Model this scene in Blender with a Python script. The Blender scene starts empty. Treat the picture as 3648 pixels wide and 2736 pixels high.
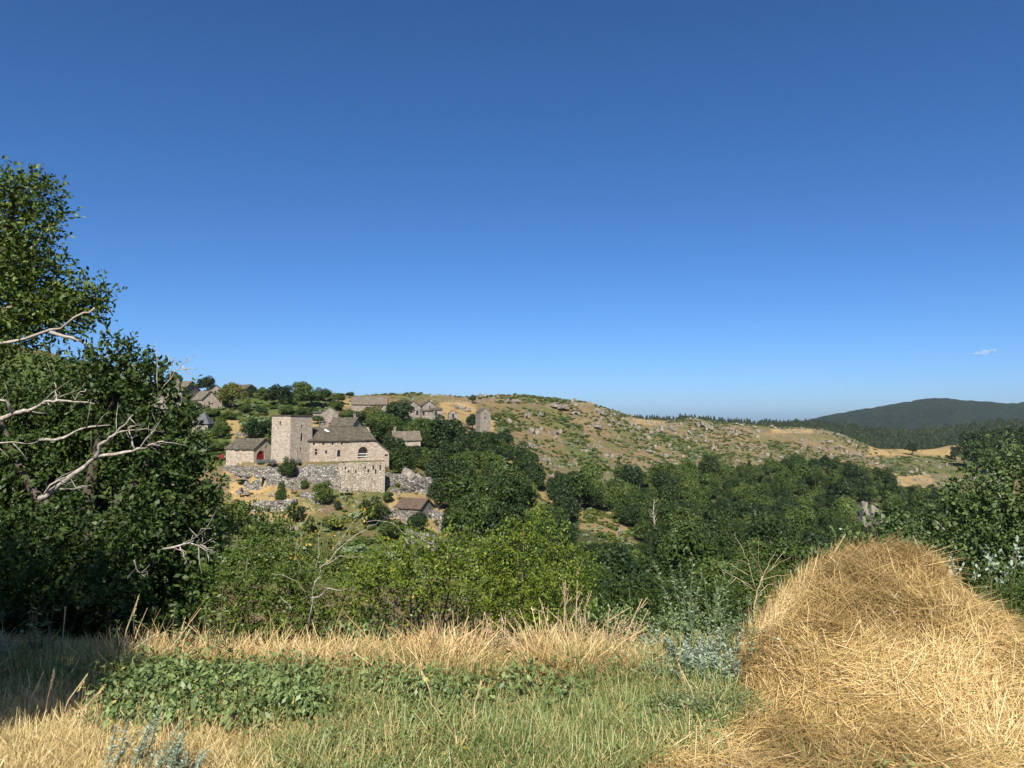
import bpy, math, random
import numpy as np
from mathutils import Vector, Matrix, noise as mnoise

# ------------------------------------------------------------------ camera, sky, sun, exposure
SC = bpy.context.scene
COL = SC.collection
R = math.radians
EYE = 1.65
LENS, SENSOR, RESX = 26.0, 36.0, 1024.0
F = LENS / SENSOR * RESX
HORIZON = 420.0
PITCH = math.atan((HORIZON - 384.0) / F)

cam_data = bpy.data.cameras.new('camera')
cam = bpy.data.objects.new('camera', cam_data)
COL.objects.link(cam)
cam.location = (0, 0, EYE)
cam.rotation_euler = (math.pi / 2 + PITCH, 0, 0)
cam_data.lens = LENS
cam_data.sensor_width = SENSOR
cam_data.clip_start = 0.05
cam_data.clip_end = 40000
SC.camera = cam

SUN_EL = R(44)
SUN_DIR = Vector((-math.sin(R(5)) * math.cos(SUN_EL), -math.cos(R(5)) * math.cos(SUN_EL), math.sin(SUN_EL)))
world = bpy.data.worlds.new('World')
SC.world = world
world.use_nodes = True
wn = world.node_tree.nodes
sky = wn.new('ShaderNodeTexSky')
sky.sky_type = 'NISHITA'
sky.sun_disc = False
sky.sun_elevation = SUN_EL
sky.sun_rotation = math.atan2(SUN_DIR.x, SUN_DIR.y)
sky.altitude = 0
sky.air_density = 0.6
sky.dust_density = 1.0
sky.ozone_density = 8.0
sat = wn.new('ShaderNodeHueSaturation')
sat.inputs['Saturation'].default_value = 1.12
world.node_tree.links.new(sky.outputs[0], sat.inputs['Color'])
world.node_tree.links.new(sat.outputs[0], wn['Background'].inputs[0])
wn['Background'].inputs[1].default_value = 0.075

sun_data = bpy.data.lights.new('sun', 'SUN')
sun = bpy.data.objects.new('sun', sun_data)
COL.objects.link(sun)
sun_data.energy = 4.6
sun_data.angle = R(0.53)
sun_data.color = (1.0, 0.94, 0.84)
sun.rotation_euler = SUN_DIR.to_track_quat('Z', 'Y').to_euler()

SC.view_settings.view_transform = 'Standard'
SC.view_settings.look = 'None'
SC.view_settings.exposure = 1.0
SC.view_settings.gamma = 1.0
SC.cycles.max_bounces = 6
SC.cycles.diffuse_bounces = 3
SC.cycles.transmission_bounces = 4
SC.cycles.volume_bounces = 0

rng = np.random.default_rng(7)
random.seed(7)

# ------------------------------------------------------------------ helpers
def P(px, py, d):
    """world point seen at picture position (px, py) at forward distance d"""
    a, u = (px - 512.0) / F, (384.0 - py) / F
    c, s = math.cos(PITCH), math.sin(PITCH)
    k = d / (c - u * s)
    return Vector((a * k, d, EYE + (s + u * c) * k))

def proj(x, y, z):
    c, s = math.cos(PITCH), math.sin(PITCH)
    dz = z - EYE
    fw = y * c + dz * s
    up = -y * s + dz * c
    return 512 + F * x / fw, 384 - F * up / fw

def tag(o, label=None, cat=None, group=None, kind=None):
    if label: o['label'] = label
    if cat: o['category'] = cat
    if group: o['group'] = group
    if kind: o['kind'] = kind
    return o

def empty(name, loc=(0, 0, 0), rz=0.0, sc=(1, 1, 1)):
    o = bpy.data.objects.new(name, None)
    o.empty_display_size = 0.3
    o.location = loc
    o.rotation_euler = (0, 0, rz)
    o.scale = sc
    COL.objects.link(o)
    return o

def link(name, me, mat=None, parent=None, loc=None):
    o = bpy.data.objects.new(name, me)
    if mat is not None and len(me.materials) == 0:
        me.materials.append(mat)
    if parent is not None:
        o.parent = parent
    if loc is not None:
        o.location = loc
    COL.objects.link(o)
    return o

def copy_tree(root, loc, rz=0.0, sc=(1, 1, 1)):
    c = root.copy()
    c.location = loc
    c.rotation_euler = (0, 0, rz)
    c.scale = sc
    COL.objects.link(c)
    for ch in KIDS[root.name]:
        k = ch.copy()
        k.parent = c
        COL.objects.link(k)
    return c
KIDS = {}

def mesh_np(name, V, Fc, rnd=None, smooth=False, attrs=None):
    """mesh from numpy vertices and faces of one size"""
    V = np.asarray(V, dtype=np.float32)
    Fc = np.asarray(Fc, dtype=np.int32)
    n, k = Fc.shape
    me = bpy.data.meshes.new(name)
    me.vertices.add(len(V))
    me.vertices.foreach_set('co', V.ravel())
    me.loops.add(n * k)
    me.loops.foreach_set('vertex_index', Fc.ravel())
    me.polygons.add(n)
    me.polygons.foreach_set('loop_start', np.arange(n, dtype=np.int32) * k)
    me.polygons.foreach_set('use_smooth', np.full(n, smooth, dtype=bool))
    if rnd is not None:
        a = me.attributes.new('rnd', 'FLOAT', 'FACE')
        a.data.foreach_set('value', np.asarray(rnd, dtype=np.float32))
    if attrs:
        for kname, vals in attrs.items():
            a = me.attributes.new(kname, 'FLOAT', 'POINT')
            a.data.foreach_set('value', np.asarray(vals, dtype=np.float32))
    me.update()
    me.validate()
    return me

class MB:
    """collects simple shapes with python lists"""
    def __init__(self):
        self.v, self.f = [], []
    def add(self, vs, fs):
        b = len(self.v)
        self.v += [tuple(p) for p in vs]
        self.f += [tuple(i + b for i in q) for q in fs]
    def box(self, c, s, rz=0.0):
        cx, cy, cz = c
        hx, hy, hz = s[0] / 2, s[1] / 2, s[2] / 2
        co, si = math.cos(rz), math.sin(rz)
        vs = []
        for z in (-hz, hz):
            for x, y in ((-hx, -hy), (hx, -hy), (hx, hy), (-hx, hy)):
                vs.append((cx + x * co - y * si, cy + x * si + y * co, cz + z))
        self.add(vs, [(3, 2, 1, 0), (4, 5, 6, 7), (0, 1, 5, 4), (1, 2, 6, 5), (2, 3, 7, 6), (3, 0, 4, 7)])
    def prism(self, poly, a, b, axis='y'):
        """closed prism: poly in (u, z), extruded from a to b along the axis"""
        n = len(poly)
        def pt(u, z, t):
            return (u, t, z) if axis == 'y' else ((t, u, z) if axis == 'x' else (u, z, t))
        vs = [pt(u, z, a) for u, z in poly] + [pt(u, z, b) for u, z in poly]
        fs = [tuple(range(n))[::-1], tuple(range(n, 2 * n))]
        fs += [(i, (i + 1) % n, n + (i + 1) % n, n + i) for i in range(n)]
        self.add(vs, fs)
    def tube(self, pts, radii, n=6):
        pts = [Vector(p) for p in pts]
        rings = []
        up = Vector((0.13, 0.21, 0.97))
        for i, p in enumerate(pts):
            t = (pts[min(i + 1, len(pts) - 1)] - pts[max(i - 1, 0)]).normalized()
            a = t.cross(up)
            if a.length < 1e-3: a = t.cross(Vector((1, 0, 0)))
            a.normalize()
            b = t.cross(a)
            r = radii[i]
            rings.append([p + (a * math.cos(2 * math.pi * k / n) + b * math.sin(2 * math.pi * k / n)) * r for k in range(n)])
        vs = [q for ring in rings for q in ring]
        fs = []
        for i in range(len(pts) - 1):
            for k in range(n):
                fs.append((i * n + k, i * n + (k + 1) % n, (i + 1) * n + (k + 1) % n, (i + 1) * n + k))
        fs.append(tuple(range(n))[::-1])
        fs.append(tuple(range((len(pts) - 1) * n, len(pts) * n)))
        self.add(vs, fs)
    def mesh(self, name, smooth=False):
        import bmesh
        me = bpy.data.meshes.new(name)
        me.from_pydata(self.v, [], self.f)
        bm = bmesh.new()
        bm.from_mesh(me)
        bmesh.ops.recalc_face_normals(bm, faces=bm.faces)
        bm.to_mesh(me)
        bm.free()
        if smooth:
            me.polygons.foreach_set('use_smooth', [True] * len(me.polygons))
        me.update()
        return me

# value noise -------------------------------------------------------
_perm = np.random.default_rng(3).random((512, 512)).astype(np.float64)
def vnoise(x, y):
    xi, yi = np.floor(x).astype(np.int64), np.floor(y).astype(np.int64)
    fx, fy = x - xi, y - yi
    fx, fy = fx * fx * (3 - 2 * fx), fy * fy * (3 - 2 * fy)
    g = lambda a, b: _perm[a % 512, b % 512]
    return (g(xi, yi) * (1 - fx) + g(xi + 1, yi) * fx) * (1 - fy) + (g(xi, yi + 1) * (1 - fx) + g(xi + 1, yi + 1) * fx) * fy
def fbm(x, y, o=4):
    s, a, t = 0, 1.0, 0
    for i in range(o):
        s = s + a * vnoise(x + 17.3 * i, y + 9.1 * i)
        t += a
        a *= 0.5
        x, y = x * 2.03, y * 2.03
    return s / t
def sstep(a, b, x):
    t = np.clip((x - a) / (b - a), 0, 1)
    return t * t * (3 - 2 * t)
def in_poly(px, py, poly):
    px, py = np.asarray(px, float), np.asarray(py, float)
    r = np.zeros(px.shape, bool)
    n = len(poly)
    for i in range(n):
        x1, y1 = poly[i]
        x2, y2 = poly[(i + 1) % n]
        if y1 == y2: continue
        c = ((y1 > py) != (y2 > py)) & (px < (x2 - x1) * (py - y1) / (y2 - y1) + x1)
        r ^= c
    return r

# ------------------------------------------------------------------ materials
def new_mat(name):
    m = bpy.data.materials.new(name)
    m.use_nodes = True
    nt = m.node_tree
    return m, nt, nt.nodes['Principled BSDF'], nt.nodes['Material Output']

def N(nt, t, **kw):
    n = nt.nodes.new(t)
    for k, v in kw.items():
        setattr(n, k, v)
    return n

def ramp(nt, fac, stops):
    r = N(nt, 'ShaderNodeValToRGB')
    e = r.color_ramp.elements
    while len(e) < len(stops): e.new(0.5)
    for i, (p, c) in enumerate(stops):
        e[i].position = p
        e[i].color = (*c, 1) if len(c) == 3 else c
    nt.links.new(fac, r.inputs[0])
    return r.outputs[0]

def noise_tex(nt, scale, detail=4, rough=0.55, coord='Object', vec=None):
    tc = N(nt, 'ShaderNodeTexCoord')
    n = N(nt, 'ShaderNodeTexNoise')
    n.inputs['Scale'].default_value = scale
    n.inputs['Detail'].default_value = detail
    n.inputs['Roughness'].default_value = rough
    nt.links.new(vec if vec is not None else tc.outputs[coord], n.inputs['Vector'])
    return n.outputs['Fac']

def mixc(nt, fac, a, b, blend='MIX'):
    m = N(nt, 'ShaderNodeMix', data_type='RGBA', blend_type=blend)
    for s, v in ((m.inputs[0], fac), (m.inputs[6], a), (m.inputs[7], b)):
        if isinstance(v, (int, float)): s.default_value = v
        elif isinstance(v, tuple): s.default_value = (*v, 1)
        else: nt.links.new(v, s)
    return m.outputs[2]

def math_n(nt, op, a, b=None):
    m = N(nt, 'ShaderNodeMath', operation=op)
    for s, v in zip(m.inputs, (a, b)):
        if v is None: continue
        if isinstance(v, (int, float)): s.default_value = v
        else: nt.links.new(v, s)
    return m.outputs[0]

def bump(nt, bs, h, strength=0.5, dist=0.05):
    b = N(nt, 'ShaderNodeBump')
    b.inputs['Strength'].default_value = strength
    b.inputs['Distance'].default_value = dist
    nt.links.new(h, b.inputs['Height'])
    nt.links.new(b.outputs[0], bs.inputs['Normal'])

def leaf_mat(name, dark, mid, light, extra=None, trans=0.3, rough=0.5, spec=0.25, objvar=0.5, nscale=0.0):
    """leaf colour by leaf (rnd) and by plant (object random); translucent"""
    m, nt, bs, out = new_mat(name)
    at = N(nt, 'ShaderNodeAttribute', attribute_name='rnd')
    oi = N(nt, 'ShaderNodeObjectInfo')
    f = at.outputs['Fac']
    mx = math_n(nt, 'ADD', math_n(nt, 'MULTIPLY', f, 1 - objvar), math_n(nt, 'MULTIPLY', oi.outputs['Random'], objvar))
    stops = [(0.05, dark), (0.5, mid), (0.92, light)]
    c = ramp(nt, mx, stops)
    if extra:
        sel = math_n(nt, 'GREATER_THAN', f, 1 - extra[0])
        c = mixc(nt, sel, c, extra[1])
    nt.links.new(c, bs.inputs['Base Color'])
    bs.inputs['Roughness'].default_value = rough
    bs.inputs['Specular IOR Level'].default_value = spec
    tr = N(nt, 'ShaderNodeBsdfTranslucent')
    tc_ = mixc(nt, 1.0, c, (1.0, 0.95, 0.45), 'MULTIPLY')
    nt.links.new(tc_, tr.inputs['Color'])
    ms = N(nt, 'ShaderNodeMixShader')
    ms.inputs[0].default_value = trans
    nt.links.new(bs.outputs[0], ms.inputs[1])
    nt.links.new(tr.outputs[0], ms.inputs[2])
    nt.links.new(ms.outputs[0], out.inputs['Surface'])
    return m

def plain_mat(name, c1, c2, scale=3.0, rough=0.85, bstr=0.4, bdist=0.05, spec=0.2, detail=5):
    m, nt, bs, out = new_mat(name)
    n = noise_tex(nt, scale, detail)
    c = ramp(nt, n, [(0.3, c1), (0.7, c2)])
    nt.links.new(c, bs.inputs['Base Color'])
    bs.inputs['Roughness'].default_value = rough
    bs.inputs['Specular IOR Level'].default_value = spec
    if bstr: bump(nt, bs, n, bstr, bdist)
    return m

def stone_mat(name, cols, course=0.32, length=0.55, warm=(0.42, 0.30, 0.22), mortar=0.55, big=0.06):
    """rubble masonry: irregular coursed blocks, each stone its own tone, joints darker and recessed"""
    m, nt, bs, out = new_mat(name)
    tc = N(nt, 'ShaderNodeTexCoord')
    mp = N(nt, 'ShaderNodeMapping')
    mp.inputs['Scale'].default_value = (1 / length, 1 / length, 1 / course)
    nt.links.new(tc.outputs['Object'], mp.inputs[0])
    v = N(nt, 'ShaderNodeTexVoronoi')
    v.inputs['Scale'].default_value = 1.0
    v.inputs['Randomness'].default_value = 0.75
    nt.links.new(mp.outputs[0], v.inputs['Vector'])
    ve = N(nt, 'ShaderNodeTexVoronoi', feature='DISTANCE_TO_EDGE')
    ve.inputs['Scale'].default_value = 1.0
    ve.inputs['Randomness'].default_value = 0.75
    nt.links.new(mp.outputs[0], ve.inputs['Vector'])
    sep = N(nt, 'ShaderNodeSeparateColor')
    nt.links.new(v.outputs['Color'], sep.inputs[0])
    c = ramp(nt, sep.outputs[0], [(i / (len(cols) - 1), k) for i, k in enumerate(cols)])
    big_n = noise_tex(nt, 0.35, 3)
    c = mixc(nt, math_n(nt, 'MULTIPLY', ramp(nt, big_n, [(0.4, (0, 0, 0)), (0.65, (1, 1, 1))]), 0.45), c, warm)
    fine = noise_tex(nt, 5.0, 4)
    c = mixc(nt, 0.35, c, ramp(nt, fine, [(0.3, (0.25, 0.25, 0.25)), (0.75, (1, 1, 1))]), 'MULTIPLY')
    e = ramp(nt, ve.outputs['Distance'], [(0.0, (0, 0, 0)), (0.10, (1, 1, 1))])
    c = mixc(nt, math_n(nt, 'SUBTRACT', 1.0, e), c, tuple(mortar * q for q in warm))
    nt.links.new(c, bs.inputs['Base Color'])
    bs.inputs['Roughness'].default_value = 0.95
    bs.inputs['Specular IOR Level'].default_value = 0.1
    hgt = math_n(nt, 'ADD', e, math_n(nt, 'MULTIPLY', sep.outputs[1], 0.7))
    bump(nt, bs, hgt, 0.9, big)
    return m

M = {}
M['stone_light'] = stone_mat('stone_light', [(0.2948, 0.2455, 0.1925), (0.4008, 0.3395, 0.2697), (0.4669, 0.4055, 0.3274), (0.5320, 0.4790, 0.4008)], warm=(0.4417, 0.3441, 0.2539), mortar=0.7)
M['stone_wall'] = stone_mat('stone_wall', [(0.27, 0.23, 0.18), (0.38, 0.32, 0.25), (0.45, 0.39, 0.305), (0.53, 0.47, 0.375)], course=0.24, length=0.55, warm=(0.33, 0.27, 0.19), mortar=0.42, big=0.10)
M['stone_dry'] = stone_mat('stone_dry', [(0.13, 0.12, 0.105), (0.22, 0.205, 0.18), (0.30, 0.28, 0.25), (0.42, 0.40, 0.36)], course=0.35, length=0.55, warm=(0.24, 0.20, 0.14), mortar=0.25, big=0.14)
M['stone_grey'] = stone_mat('stone_grey', [(0.17, 0.155, 0.135), (0.25, 0.225, 0.19), (0.32, 0.285, 0.24), (0.41, 0.37, 0.32)], warm=(0.30, 0.24, 0.19), mortar=0.5)
M['roof'] = stone_mat('stone_slab_roof', [(0.0760, 0.0667, 0.0504), (0.1040, 0.0912, 0.0688), (0.1330, 0.1166, 0.0864), (0.1870, 0.1626, 0.1208)], course=0.2, length=0.5, warm=(0.1010, 0.0846, 0.0576), mortar=0.4, big=0.05)
M['roof_pale'] = stone_mat('stone_slab_roof_pale', [(0.1187, 0.1017, 0.0804), (0.1558, 0.1332, 0.1058), (0.1928, 0.1647, 0.1279), (0.2442, 0.2106, 0.1665)], course=0.2, length=0.5, warm=(0.1482, 0.1161, 0.0828), mortar=0.45, big=0.05)
M['roof_brown'] = stone_mat('brown_tile_roof', [(0.085, 0.058, 0.042), (0.11, 0.078, 0.058), (0.13, 0.094, 0.07), (0.16, 0.115, 0.085)], course=0.2, length=0.3, warm=(0.15, 0.10, 0.065), mortar=0.5, big=0.04)
M['red'] = plain_mat('red_painted_wood', (0.13, 0.012, 0.014), (0.20, 0.018, 0.020), 2.0, 0.5, 0.1)
M['dark'] = plain_mat('dark_window_glass', (0.012, 0.012, 0.014), (0.02, 0.02, 0.022), 3.0, 0.25, 0.0, spec=0.5)
M['shutter'] = plain_mat('brown_wood', (0.09, 0.055, 0.035), (0.14, 0.09, 0.06), 6, 0.8, 0.2)
M['white'] = plain_mat('white_paint', (0.68, 0.68, 0.66), (0.8, 0.8, 0.78), 2, 0.6, 0.0)
M['metal'] = plain_mat('grey_zinc', (0.30, 0.31, 0.33), (0.38, 0.39, 0.41), 2, 0.5, 0.0)
M['slate'] = plain_mat('dark_slate', (0.0585, 0.0598, 0.0637), (0.0975, 0.0988, 0.1040), 3, 0.6, 0.2)
M['post'] = plain_mat('weathered_post', (0.20, 0.17, 0.14), (0.36, 0.32, 0.27), 6, 0.9, 0.2)
M['bark'] = plain_mat('bark', (0.035, 0.028, 0.02), (0.10, 0.085, 0.065), 8, 0.95, 0.6, 0.02)
M['dead'] = plain_mat('dead_wood', (0.12, 0.105, 0.085), (0.44, 0.40, 0.34), 26, 0.9, 0.9, 0.012)
M['deadbrown'] = plain_mat('dead_twig', (0.24, 0.175, 0.10), (0.46, 0.36, 0.22), 9, 0.85, 0.3, 0.01)
M['twig'] = plain_mat('live_twig', (0.06, 0.045, 0.028), (0.17, 0.13, 0.085), 14, 0.9, 0.3, 0.01)

def rock_mat(name, c1, c2, c3, scale=0.9):
    m, nt, bs, out = new_mat(name)
    n1 = noise_tex(nt, scale, 6, 0.6)
    n2 = noise_tex(nt, scale * 6, 4)
    c = ramp(nt, n1, [(0.3, c1), (0.5, c2), (0.7, c3)])
    c = mixc(nt, 0.5, c, ramp(nt, n2, [(0.35, (0.45, 0.45, 0.43)), (0.65, (1, 1, 1))]), 'MULTIPLY')
    nt.links.new(c, bs.inputs['Base Color'])
    bs.inputs['Roughness'].default_value = 0.95
    bs.inputs['Specular IOR Level'].default_value = 0.1
    bump(nt, bs, math_n(nt, 'ADD', n1, math_n(nt, 'MULTIPLY', n2, 0.4)), 0.8, 0.25)
    return m
M['rock'] = rock_mat('granite', (0.1235, 0.1092, 0.0903), (0.2185, 0.1911, 0.1591), (0.3230, 0.2912, 0.2451))
M['rock_pale'] = rock_mat('granite_pale', (0.1376, 0.1162, 0.0874), (0.2339, 0.1992, 0.1529), (0.3302, 0.2922, 0.2278))

# foliage
M['wood_leaf'] = leaf_mat('woodland_leaf', (0.0203, 0.0351, 0.0070), (0.0359, 0.0608, 0.0109), (0.0624, 0.0920, 0.0172), trans=0.22, objvar=0.75)
M['warm_leaf'] = leaf_mat('warm_green_leaf', (0.055, 0.062, 0.012), (0.085, 0.098, 0.018), (0.13, 0.135, 0.028), trans=0.25, objvar=0.4)
M['dark_leaf'] = leaf_mat('dark_green_leaf', (0.0128, 0.0248, 0.0072), (0.0224, 0.0424, 0.0104), (0.0368, 0.0624, 0.0144), trans=0.2, objvar=0.4)
M['pine_leaf'] = leaf_mat('pine_needle', (0.014, 0.024, 0.012), (0.03, 0.046, 0.019), (0.052, 0.07, 0.026), trans=0.05, objvar=0.6)
M['bush_leaf'] = leaf_mat('bush_leaf', (0.042, 0.066, 0.013), (0.068, 0.102, 0.02), (0.105, 0.14, 0.03), trans=0.25, objvar=0.4)
M['ash_leaf'] = leaf_mat('near_tree_leaf', (0.022, 0.042, 0.009), (0.066, 0.107, 0.02), (0.18, 0.225, 0.055), trans=0.25, rough=0.5, spec=0.22, objvar=0.1)
M['shade_dark_leaf'] = leaf_mat('shade_darkened_near_leaf', (0.016, 0.030, 0.008), (0.036, 0.063, 0.014), (0.085, 0.120, 0.030), trans=0.2, rough=0.5, spec=0.22, objvar=0.1)  # dark-leaved tree, colour lowered further to carry the shade over its crown
M['rose_leaf'] = leaf_mat('yellow_green_leaf', (0.065, 0.1, 0.011), (0.115, 0.165, 0.018), (0.205, 0.235, 0.034), extra=(0.035, (0.42, 0.27, 0.04)), trans=0.3, rough=0.45, spec=0.3, objvar=0.1)
M['briar_leaf'] = leaf_mat('green_briar_leaf', (0.045, 0.075, 0.012), (0.085, 0.130, 0.020), (0.150, 0.190, 0.036), extra=(0.02, (0.40, 0.27, 0.05)), trans=0.3, rough=0.45, spec=0.3, objvar=0.1)
M['sparse_leaf'] = leaf_mat('sapling_leaf', (0.10, 0.12, 0.02), (0.17, 0.17, 0.03), (0.27, 0.22, 0.05), extra=(0.22, (0.50, 0.31, 0.04)), trans=0.3, objvar=0.1)
M['white_leaf'] = leaf_mat('whitebeam_leaf', (0.035, 0.06, 0.018), (0.066, 0.108, 0.03), (0.13, 0.175, 0.065), extra=(0.05, (0.20, 0.25, 0.17)), trans=0.25, rough=0.5, spec=0.22, objvar=0.1)
M['silver_leaf'] = leaf_mat('silver_leaf', (0.1580, 0.2066, 0.1398), (0.2551, 0.3159, 0.2308), (0.4131, 0.4738, 0.3766), trans=0.2, objvar=0.2)
M['greygreen_leaf'] = leaf_mat('grey_green_leaf', (0.11, 0.155, 0.07), (0.17, 0.225, 0.11), (0.27, 0.32, 0.19), trans=0.25, objvar=0.2)
M['lavender'] = leaf_mat('lavender_leaf', (0.09, 0.11, 0.10), (0.13, 0.155, 0.145), (0.18, 0.20, 0.19), trans=0.15, objvar=0.3)
M['nettle_leaf'] = leaf_mat('nettle_leaf', (0.075, 0.115, 0.033), (0.14, 0.2, 0.065), (0.25, 0.31, 0.12), extra=(0.02, (0.4, 0.33, 0.08)), trans=0.3, rough=0.45, spec=0.35, objvar=0.3)
M['green_grass'] = leaf_mat('green_grass', (0.11, 0.155, 0.045), (0.19, 0.245, 0.078), (0.35, 0.38, 0.15), extra=(0.18, (0.50, 0.40, 0.19)), trans=0.3, rough=0.45, spec=0.35, objvar=0.35)
M['dry_grass'] = leaf_mat('dry_grass', (0.38, 0.285, 0.12), (0.58, 0.455, 0.215), (0.75, 0.63, 0.36), trans=0.25, objvar=0.3)
M['rust_grass'] = leaf_mat('rusty_grass', (0.3, 0.175, 0.07), (0.47, 0.3, 0.13), (0.64, 0.46, 0.23), trans=0.25, objvar=0.3)
M['straw'] = leaf_mat('straw', (0.25, 0.17, 0.066), (0.55, 0.39, 0.155), (0.8, 0.645, 0.35), trans=0.15, rough=0.4, spec=0.35, objvar=0.0)
M['dock'] = leaf_mat('dry_dock', (0.26, 0.165, 0.08), (0.38, 0.26, 0.135), (0.52, 0.39, 0.22), trans=0.1, objvar=0.2)

# ------------------------------------------------------------------ terrain: heights from surveyed points, interpolated smoothly
CTRL = []
def C(px, py, d): 
    p = P(px, py, d)
    CTRL.append((p.x, p.y, p.z))
RIDGE = [(-160, 338, 300), (-60, 340, 300), (20, 348, 300), (60, 358, 300), (100, 372, 300), (150, 386, 290), (200, 393, 290), (250, 395, 300), (300, 397, 330), (350, 398, 360),
         (395, 396, 400), (425, 396, 420), (470, 397.3, 430), (520, 396.8, 440), (545, 399, 440), (560, 401, 440), (590, 406, 440), (604, 409.5, 440),
         (620, 416, 450), (645, 420.5, 480), (668, 422.5, 500), (685, 420, 510), (700, 421, 520), (729, 425.4, 520), (753, 426, 520), (772, 429.4, 530),
         (805, 430.5, 530), (824, 431.5, 530), (840, 436.5, 530), (861, 443, 540), (873, 447.6, 570), (900, 449.5, 620), (940, 448, 650), (967, 444, 660), (1000, 441, 660), (1060, 438, 660), (1200, 436, 660)]
for px, py, d in RIDGE:
    C(px, py, d)
    p = P(px, py, d)
    for k, dz in ((1.22, 7.0), (1.9, 18.0)):
        q = P(px, py, d * k)
        CTRL.append((q.x, q.y, min(q.z, p.z) - dz))
for a in [
    (470, 428, 300), (520, 425, 360), (520, 442, 310), (520, 472, 250), (580, 430, 385), (580, 445, 350), (580, 472, 290), (640, 440, 420), (640, 456, 370), (640, 474, 320),
    (700, 440, 460), (700, 464, 390), (760, 442, 480), (760, 460, 420), (820, 446, 490), (820, 464, 420), (870, 464, 450), (900, 460, 520), (900, 482, 420), (960, 465, 540), (960, 492, 380), (1040, 470, 500), (1040, 500, 360),
    (225, 463, 176), (270, 467, 168), (200, 440, 200), (250, 440, 195), (208, 409, 240), (250, 415, 235), (290, 410, 240), (330, 421, 216), (345, 432, 196), (405, 447, 200), (370, 410, 270),
    (411, 416, 290), (452, 418.5, 300), (380, 430, 230), (440, 440, 240), (430, 470, 195), (470, 470, 215), (480, 500, 180),
    (320, 445, 186), (370, 452, 185),
    (240, 476, 160), (300, 490, 150), (343, 497, 149), (384, 493, 153), (433, 495, 165), (240, 502, 148), (240, 530, 134), (300, 520, 138), (350, 515, 143), (400, 512, 146), (430, 532, 134), (460, 525, 140),
    (430, 555, 115), (350, 560, 108), (250, 570, 102), (150, 480, 165), (100, 450, 210), (0, 450, 210), (100, 412, 250), (0, 400, 260), (-100, 400, 260), (-100, 450, 200), (100, 560, 100), (-50, 560, 100), (150, 430, 225),
    (540, 505, 215), (560, 530, 190), (600, 525, 205), (640, 525, 225), (640, 545, 190), (720, 515, 290), (800, 515, 310), (880, 520, 310), (960, 530, 280), (1040, 530, 260),
    (500, 590, 105), (560, 600, 100), (640, 600, 105), (720, 590, 130), (800, 590, 140), (900, 590, 140), (1000, 590, 130), (1100, 590, 130),
    (560, 665, 58), (650, 680, 57), (750, 690, 58), (850, 700, 58), (950, 700, 58), (1100, 700, 58), (450, 660, 58), (300, 655, 60), (150, 650, 60), (0, 650, 60), (-150, 650, 60)]:
    C(*a)
CTRL = np.array(CTRL)
def _uv(x, y):
    yy = np.maximum(y, 4.0)
    return np.stack([np.clip(x / yy, -1.15, 1.15) * 4.0, np.log(yy) * 2.4], -1)
_cu = _uv(CTRL[:, 0], CTRL[:, 1])
def _ker(a, b):
    r2 = ((a[:, None, :] - b[None, :, :]) ** 2).sum(-1) + 1e-9
    return 0.5 * r2 * np.log(r2)
n_ = len(CTRL)
A_ = np.zeros((n_ + 3, n_ + 3))
A_[:n_, :n_] = _ker(_cu, _cu) + np.eye(n_) * 0.002
A_[:n_, n_] = 1; A_[:n_, n_ + 1:] = _cu
A_[n_:, :n_] = A_[:n_, n_:].T
W_ = np.linalg.solve(A_, np.concatenate([CTRL[:, 2], [0, 0, 0]]))

# levelled court in front of and under the fortified farm, held by the rampart
_court = [P(a, 463, b) for a, b in ((212, 174), (222, 169), (240, 163), (254, 158), (264, 157), (272, 157), (296, 157.2), (320, 155), (343, 152.8), (384, 157.8), (389, 180), (372, 186), (330, 182), (290, 180), (262, 182), (230, 186))]
COURT = [(p.x, p.y) for p in _court]
COURT_Z = P(343, 464.5, 154).z

def ground(x, y):
    x = np.atleast_1d(np.asarray(x, float)); y = np.atleast_1d(np.asarray(y, float))
    out = np.empty(x.shape)
    fx, fy, fo = x.ravel(), y.ravel(), out.ravel()
    for s in range(0, len(fx), 20000):
        q = _uv(fx[s:s + 20000], fy[s:s + 20000])
        fo[s:s + 20000] = _ker(q, _cu) @ W_[:n_] + W_[n_] + q @ W_[n_ + 1:]
    z = fo.reshape(x.shape)
    z = np.clip(z, -60, 45)
    d = np.maximum(y, 0.0)
    e = 4.85 + 0.9 * (fbm(x * 0.55, y * 0 + 3.0, 3) - 0.5)
    over = np.maximum(d - e, 0)
    near = -0.62 * over * over / (over + 1.2) - 0.0 * x
    near = near + (fbm(x * 0.9, y * 0.9, 3) - 0.5) * 0.2
    t = sstep(22, 52, d)
    z = near * (1 - t) + z * t
    # relief of the far slopes: gullies, ledges, outcrops
    far = sstep(110, 300, d)
    rid = 1 - np.abs(2 * fbm(x * 0.035, y * 0.035, 4) - 1)
    z = z + far * ((rid - 0.75) * 3.0 + (fbm(x * 0.16, y * 0.16, 3) - 0.5) * 1.3)
    # garden and field terraces below the farm
    pxx = 512 + F * x / np.maximum(d, 1)
    ter = sstep(205, 225, pxx) * (1 - sstep(300, 325, pxx)) * sstep(122, 130, d) * (1 - sstep(160, 166, d))
    st = 2.3
    zz = z / st
    fl = np.floor(zz)
    fr = zz - fl
    z = z * (1 - ter) + ter * (fl + sstep(0.78, 1.0, fr) + 0.12 * fr) * st
    inside = in_poly(x, y, COURT)
    z = np.where(inside, np.where(z < COURT_Z + 1.5, COURT_Z, z), z)
    return z

def gz(x, y):
    return float(ground(x, y)[0])

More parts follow.
